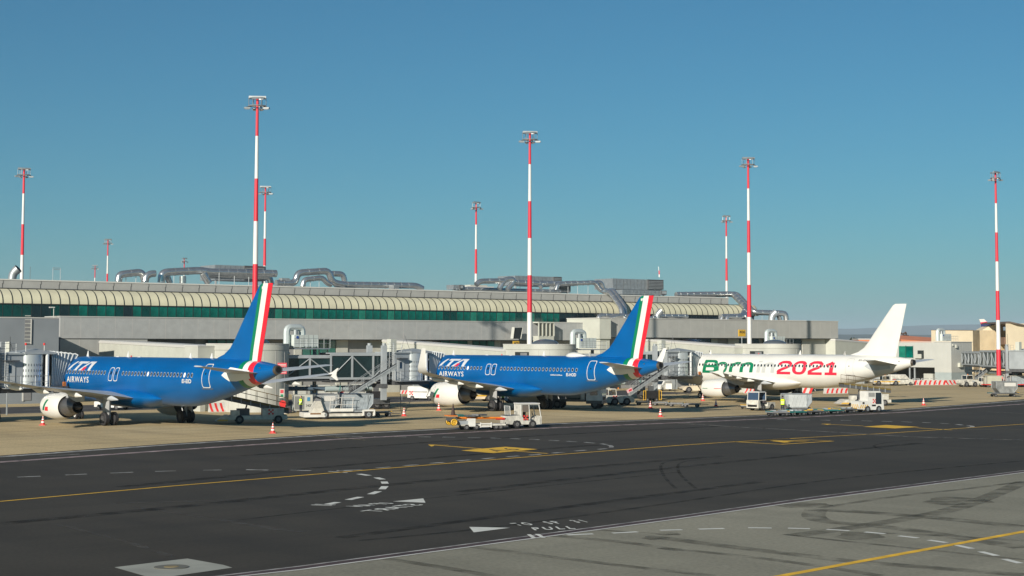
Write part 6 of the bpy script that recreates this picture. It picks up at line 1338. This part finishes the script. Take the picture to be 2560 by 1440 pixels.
# --- delivery truck in the shade of the second belly
t = thing('delivery_truck', 'white cab truck with dark flatbed gear parked under the second aircraft belly', 'truck', G(1478, 1021), -.30)
mb = MB(); mb.loft([[(x, -1.1, z0), (x, 1.1, z0), (x, 1.1, z1), (x, -1.1, z1)] for x, z0, z1 in ((-.3, .7, 2.75), (1.0, .6, 2.8), (1.45, .55, 2.5))], white, True, False); mb.box((-.3, -1.12, .55), (1.5, 1.12, .9), dgrey); mb.build('cab', t)
mb = MB(); mb.add([(1.38, -.98, 1.45), (1.38, .98, 1.45), (1.16, .95, 2.62), (1.16, -.95, 2.62)], [(0, 1, 2, 3)], glass_v)
for q in mb.v[:]: pass
mb.v = [(x+.12, y, z) for x, y, z in mb.v]; mb.build('windscreen', t); mb = MB(); mb.box((.15, -1.13, 1.5), (1.0, -1.105, 2.4), glass_v); mb.build('side_window', t); mb = MB(); mb.box((1.46, -.6, .95), (1.5, .6, 1.3), blk); mb.build('grille', t)
for y in (-.8, .8): mb = MB(); mb.box((1.46, y-.2, .7), (1.51, y+.2, .85), lens_m); mb.build('headlight', t)
mb = MB(); mb.box((-6.2, -1.1, .75), (-.4, 1.1, 1.0), dgrey); mb.box((-5.8, -1.0, 1.0), (-3.2, 1.0, 1.9), walld); mb.cyl((-2.8, 0, 1.5), (-1.0, 0, 1.5), .5, steel, 12); mb.box((-.95, -1, 1.0), (-.5, 1, 2.0), offw); mb.build('flatbed', t)
for x in (.7, -3.6, -4.8):
    for y in (-.95, .95): wheel(t, (x, y, .48), .48, .3)
# generator carts
for lab, px, py in (('yellow framed dark generator cart behind the small dolly and second engine', 940, 1005), ('yellow framed dark generator cart between the second tail and white nose', 1627, 1003)):
    t = thing('generator_cart', lab, 'generator', G(px, py), .25, 'yellow framed generator carts'); mb = MB(); mb.box((-.8, -.5, .35), (.8, .6, 1.3), blk); mb.box((-.3, -.3, 1.3), (.3, .3, 1.9), dgrey); mb.build('engine_box', t); mb = MB()
    for x in (-1.15, -.85, .9, 1.2): mb.bar((x, -.6, .15), (x, -.6, 1.35), ylw, .04)
    for z_ in (.2, 1.3): mb.bar((-1.15, -.6, z_), (-.85, -.6, z_), ylw, .035); mb.bar((.9, -.6, z_), (1.2, -.6, z_), ylw, .035)
    mb.build('yellow_frame', t)
    for x in (-.6, .6): wheel(t, (x, -.45, .2), .2, .12); wheel(t, (x, .45, .2), .2, .12)
t = thing('power_cart', 'orange cart with sloping cover behind the first aircraft tail', 'power cart', G(496, 1026), .3); mb = MB(); mb.prism([(-.9, .45), (.75, .45), (.75, 1.15), (-.2, 1.15), (-.9, .75)], -.55, .55, orng); mb.build('cover', t)
mb = MB(); mb.box((-1.0, -.6, .3), (.95, .6, .45), dgrey); mb.bar((-1, 0, .4), (-1.5, 0, .35), dgrey, .03); mb.build('chassis', t)
for x in (-.55, .6): wheel(t, (x, -.5, .2), .2, .12); wheel(t, (x, .5, .2), .2, .12)
# empty dollies under the second tail
for i, (px, py) in enumerate(((1611, 1013), (1653, 1014), (1693, 1016.5), (1729, 1018))):
    dolly(('first (left) empty dark dolly of the row under second tail', 'second empty dark dolly of the row under second tail', 'third empty dark dolly of the row under second tail', 'last (right) empty dark dolly of the row under second tail')[i], G(px, py), -.22, 1.9, 1.3, group='empty dark dollies in a row', z=.42)
# right hand group
t = thing('tow_tractor', 'dirty white cabbed tow tractor left of the covered container, facing the camera', 'tow tractor', G(1902, 1026), -2.35)
mb = MB(); mb.prism([(-1.6, .35), (-1.6, .85), (-.3, .85), (-.2, .5), (1.0, .5), (1.15, 1.15), (1.45, 1.15), (1.5, .3), (.9, .3), (.8, .5), (.4, .5), (.3, .3), (-.6, .3), (-.7, .6), (-1.3, .6), (-1.4, .35)], -.75, .75, offw); mb.box((1.2, -.78, .3), (1.52, .78, 1.12), offw); mb.box((1.52, -.6, .42), (1.55, .6, .65), blk); mb.build('body', t)
glazed_cab(t, .1, 1.4, 1.5, 1.1, 2.05, coping, mat('blue_tinted_windscreen', (.04, .07, .12), .1, spec=.9)); seat_in(t, .5, 0, .75); mb = MB(); mb.box((.0, -.72, .8), (.08, .72, 2.0), mat('dark_curtain', (.06, .05, .055), .9)); mb.build('rear_curtain', t)
for y in (-.55, .55): mb = MB(); mb.box((1.53, y-.1, .72), (1.57, y+.1, .86), lens_m); mb.build('headlight', t)
for x in (-1.0, .6):
    for y in (-.68, .68): wheel(t, (x, y, .36), .36, .26)
dolly('small dolly with upright handle left of the dirty white tow tractor', G(1871, 1022), -2.35, 1.5, 1.1, z=.4)
person('worker in yellow vest seen from behind beside the covered container', G(1957, 1033), 1.2, 'walk', arms=.4)
q = G(1991, 1030); dolly('dolly under the trapezoid grey covered container', q, .05, 3.0, 1.5, z=.42, bar=False); container('large trapezoid container with pale grey cover beside the worker', q, .05, .46, contg, 2.95, 1.5, 1.45, cover=mat('pale_cover', (.40, .43, .43), .7, var=.15), sides=2)
for i, (px, py) in enumerate(((1944, 1040), (1987, 1038.5), (2028, 1037), (2072, 1034.5), (2113, 1032))):
    d_ = dolly(('leftmost dolly of the long train on the asphalt edge', 'second dolly of the long train below the covered container', 'middle dolly of the long train on asphalt edge', 'fourth dolly of the long train on asphalt edge', 'rightmost dolly of the train hitched to the striped tug')[i], G(px, py), .42, 2.0, 1.4, col=(walld, teal, dgrey, teal, dgrey)[i], group='train of empty dollies on the asphalt edge', z=.45)
    mb = MB(); rnd = random.Random(i)
    for k in range(4): mb.cbox((rnd.uniform(-.8, .8), rnd.uniform(-.5, .5), .54), (.4, .4, .12), rnd.choice([teal, ylw, steel, galv]), rnd.uniform(0, 1.5))
    mb.build('roller_set', d_)
t = thing('tow_tractor', 'white tall cab tow tractor with yellow black striped rear and red checkers', 'tow tractor', G(2172, 1030), .42)
mb = MB(); mb.prism([(-1.75, .35), (-1.75, 1.15), (-.62, 1.2), (-.62, 2.2), (.95, 2.2), (1.25, 1.9), (1.42, .95), (1.45, .28), (1.15, .25), (1.05, .55), (.5, .55), (.4, .25), (-.25, .25), (-.35, .58), (-.95, .58), (-1.05, .3)], -.7, .7, white); mb.build('body', t)
mb = MB(); mb.box((.38, -.715, .85), (1.12, -.7, 2.05), glass_v); mb.box((1.2, -.6, 1.1), (1.36, .6, 1.9), glass_v); mb.build('side_window', t); mb = MB()
for k in range(8): mb.box((-.5+k*.1, -.712, 1.62), (-.45+k*.1, -.7, 2.05), dgrey)
mb.build('louvre', t); checker(t, .0, -.71, .95, .15); mb = MB()
for k in range(4):
    x = -1.7+k*.26; mb.add([(x, -.712, .42), (x+.12, -.712, .42), (x+.34, -.712, .8), (x+.22, -.712, .8)], [(0, 1, 2, 3)], ylw); y = -.66+k*.33; mb.add([(-1.762, y, .45), (-1.762, y+.14, .45), (-1.762, y+.3, .85), (-1.762, y+.16, .85)], [(0, 1, 2, 3)], ylw)
mb.box((-1.3, -.715, .88), (-1.05, -.7, 1.08), blk); mb.box((-.1, -.71, .62), (.4, -.7, .8), blk); mb.build('warning_stripe', t)
for x in (-.65, .78):
    for y in (-.62, .62): wheel(t, (x, y, .34), .34, .24, hub=galv)
# container dolly alone at right
q = G(2508, 992); dolly('dark dolly under the grey open container at far right', q, .12, 3.9, 1.6, z=.55); container('grey open fronted container on its dolly alone on right concrete', (q.x+.2, q.y, 0), .12, .58, mat('worn_aluminium', (.30, .31, .30), .5, .5, var=.35, scale=2), 3.0, 1.6, 1.5, sides=2, txt=True)
for lab, px, py, cc in (('canvas sided baggage cart just left of the rightmost mast', 2482, 968, mat('beige_canvas', (.42, .42, .33), .8, var=.15)), ('grey sided baggage cart just right of the rightmost mast', 2543, 968, contc)):
    q = G(px, py); t = thing('baggage_cart', lab, 'baggage cart', q, .2, 'enclosed baggage carts'); mb = MB(); mb.box((-1.7, -.75, .4), (1.7, .75, .52), sred); mb.build('deck', t); mb = MB(); mb.box((-1.3, -.72, .55), (1.3, .72, 1.85), cc); mb.box((-1.6, -.76, 1.85), (1.6, .76, 1.93), nodew); mb.build('cover', t)
    mb = MB()
    for x in (-1.6, 1.6):
        for y in (-.7, .7): mb.bar((x, y, .5), (x*.98, y, 1.88), coping, .04)
    mb.build('frame', t)
    for x in (-1.2, 1.2):
        for y in (-.6, .6): wheel(t, (x, y, .22), .22, .14)
tug('small white tug hitched to the canvas sided cart', G(2460, 967), .3, 2.2, 1.3, .9); tug('white tanker like tug behind the striped mast guard', G(2515, 966), .3, 3.6, 1.7, 1.3, m=offw)
t = thing('barrier_rail', 'white tubular guard rails in front of the gate block undercroft', 'guard rail', G(2282, 962), .62); mb = MB()
for k in range(3): x = k*2.3; mb.tube(bendpath([(x, 0, 0), (x, 0, 1.1), (x+1.9, 0, 1.1), (x+1.9, 0, 0)], .25, 3), .05, coping, 6); mb.bar((x, 0, .6), (x+1.9, 0, .6), coping, .04)
mb.build('rail', t)
t = thing('gate_sign', 'yellow gate sign 406 on a post left of the wing mast', 'sign', (0, 0, 0), TRZ); q = W(1847, 824, 193); b = W(1864, 841, 193); mb = MB(); mb.box((q.x, 193, b.z), (b.x, 193.15, q.z), signyel); mb.build('sign_board', t); mb = MB(); mb.bar(((q.x+b.x)/2, 193.1, 0), ((q.x+b.x)/2, 193.1, b.z), steel, .07); mb.box((b.x, 193, b.z-.2), (b.x+.6, 193.2, q.z-.5), steel); mb.build('post', t)
flat_text('lettering', '406', p_blk, t, lambda x, y: (q.x+.12+(b.x-q.x-.24)*x, 192.98, q.z-.62+.45*y), .02)
# screen on far left bridge roof etc.
t = thing('white_cabinet', 'white cabinet with handrail on the roof at the left edge', 'cabinet', (0, 0, 0)); q = D(12, 886, 160); mb = MB(); mb.box((q.x, 160, q.z), (q.x+.42, 160.5, q.z+1.25), creamw); mb.bar((q.x+.5, 160, q.z), (q.x+.5, 160, q.z+1.75), dgrey, .03); mb.bar((q.x+.5, 160, q.z+1.2), (q.x+.95, 160, q.z), dgrey, .03); mb.box((q.x-.3, 159.8, q.z-.1), (q.x+1.2, 160.8, q.z), steel); mb.bar((q.x+.2, 160.4, 0), (q.x+.2, 160.4, q.z-.1), steel, .08); mb.build('cabinet', t)

# loose cables, hoses and wheel chocks
def cable(label, pts, r=.035, m=black):
    t = thing('power_cable', label, 'cable', (0, 0, 0)); mb = MB(); mb.tube(smooth_pts([Vector(p) for p in pts], 5), r, m, 6); mb.build('cable', t)
a_, b_ = D(1000, 986, 196), G(1011, 1036); cable('black hose hanging to the ground behind the cone left of second engine', [a_, (a_.x+.1, a_.y-.5, .9), (b_.x-.4, b_.y+1, .25), b_+Vector((0, .3, .06))])
a_, b_ = D(1688, 948, 205), G(1690, 986); cable('thin black cable hanging from the third bridge onto the concrete', [a_, (b_.x, b_.y+.2, 1.5), b_+Vector((0, 0, .05)), b_+Vector((2.2, .6, .05))])
a_, b_ = D(1757, 950, 209), G(1752, 992); cable('curved black power cable at the white aircraft nose wheel', [a_, (a_.x-.5, a_.y, 1.8), (b_.x+.1, b_.y, .6), b_+Vector((0, 0, .05)), b_+Vector((-1.5, .8, .05))])
a_, b_ = D(1075, 960, 182), G(1066, 1000); cable('black power cable hanging at the second aircraft nose', [a_, (a_.x-.2, a_.y, 1.6), (b_.x, b_.y, .4), b_+Vector((0, 0, .05))])
# ================================================================== AIR
m_hz = bpy.data.materials.new('haze_air'); m_hz.use_nodes = True; N = m_hz.node_tree; N.nodes.remove(N.nodes['Principled BSDF'])
v = N.nodes.new('ShaderNodeVolumePrincipled'); v.inputs['Color'].default_value = (.68, .86, 1, 1); v.inputs['Density'].default_value = 6e-5; v.inputs['Anisotropy'].default_value = .0
N.links.new(v.outputs[0], N.nodes['Material Output'].inputs['Volume'])
mb = MB(); mb.box((-29000, -190, -1.05), (29000, 30000, 330), m_hz); hz = mb.build('haze'); tag(hz, kind='stuff')
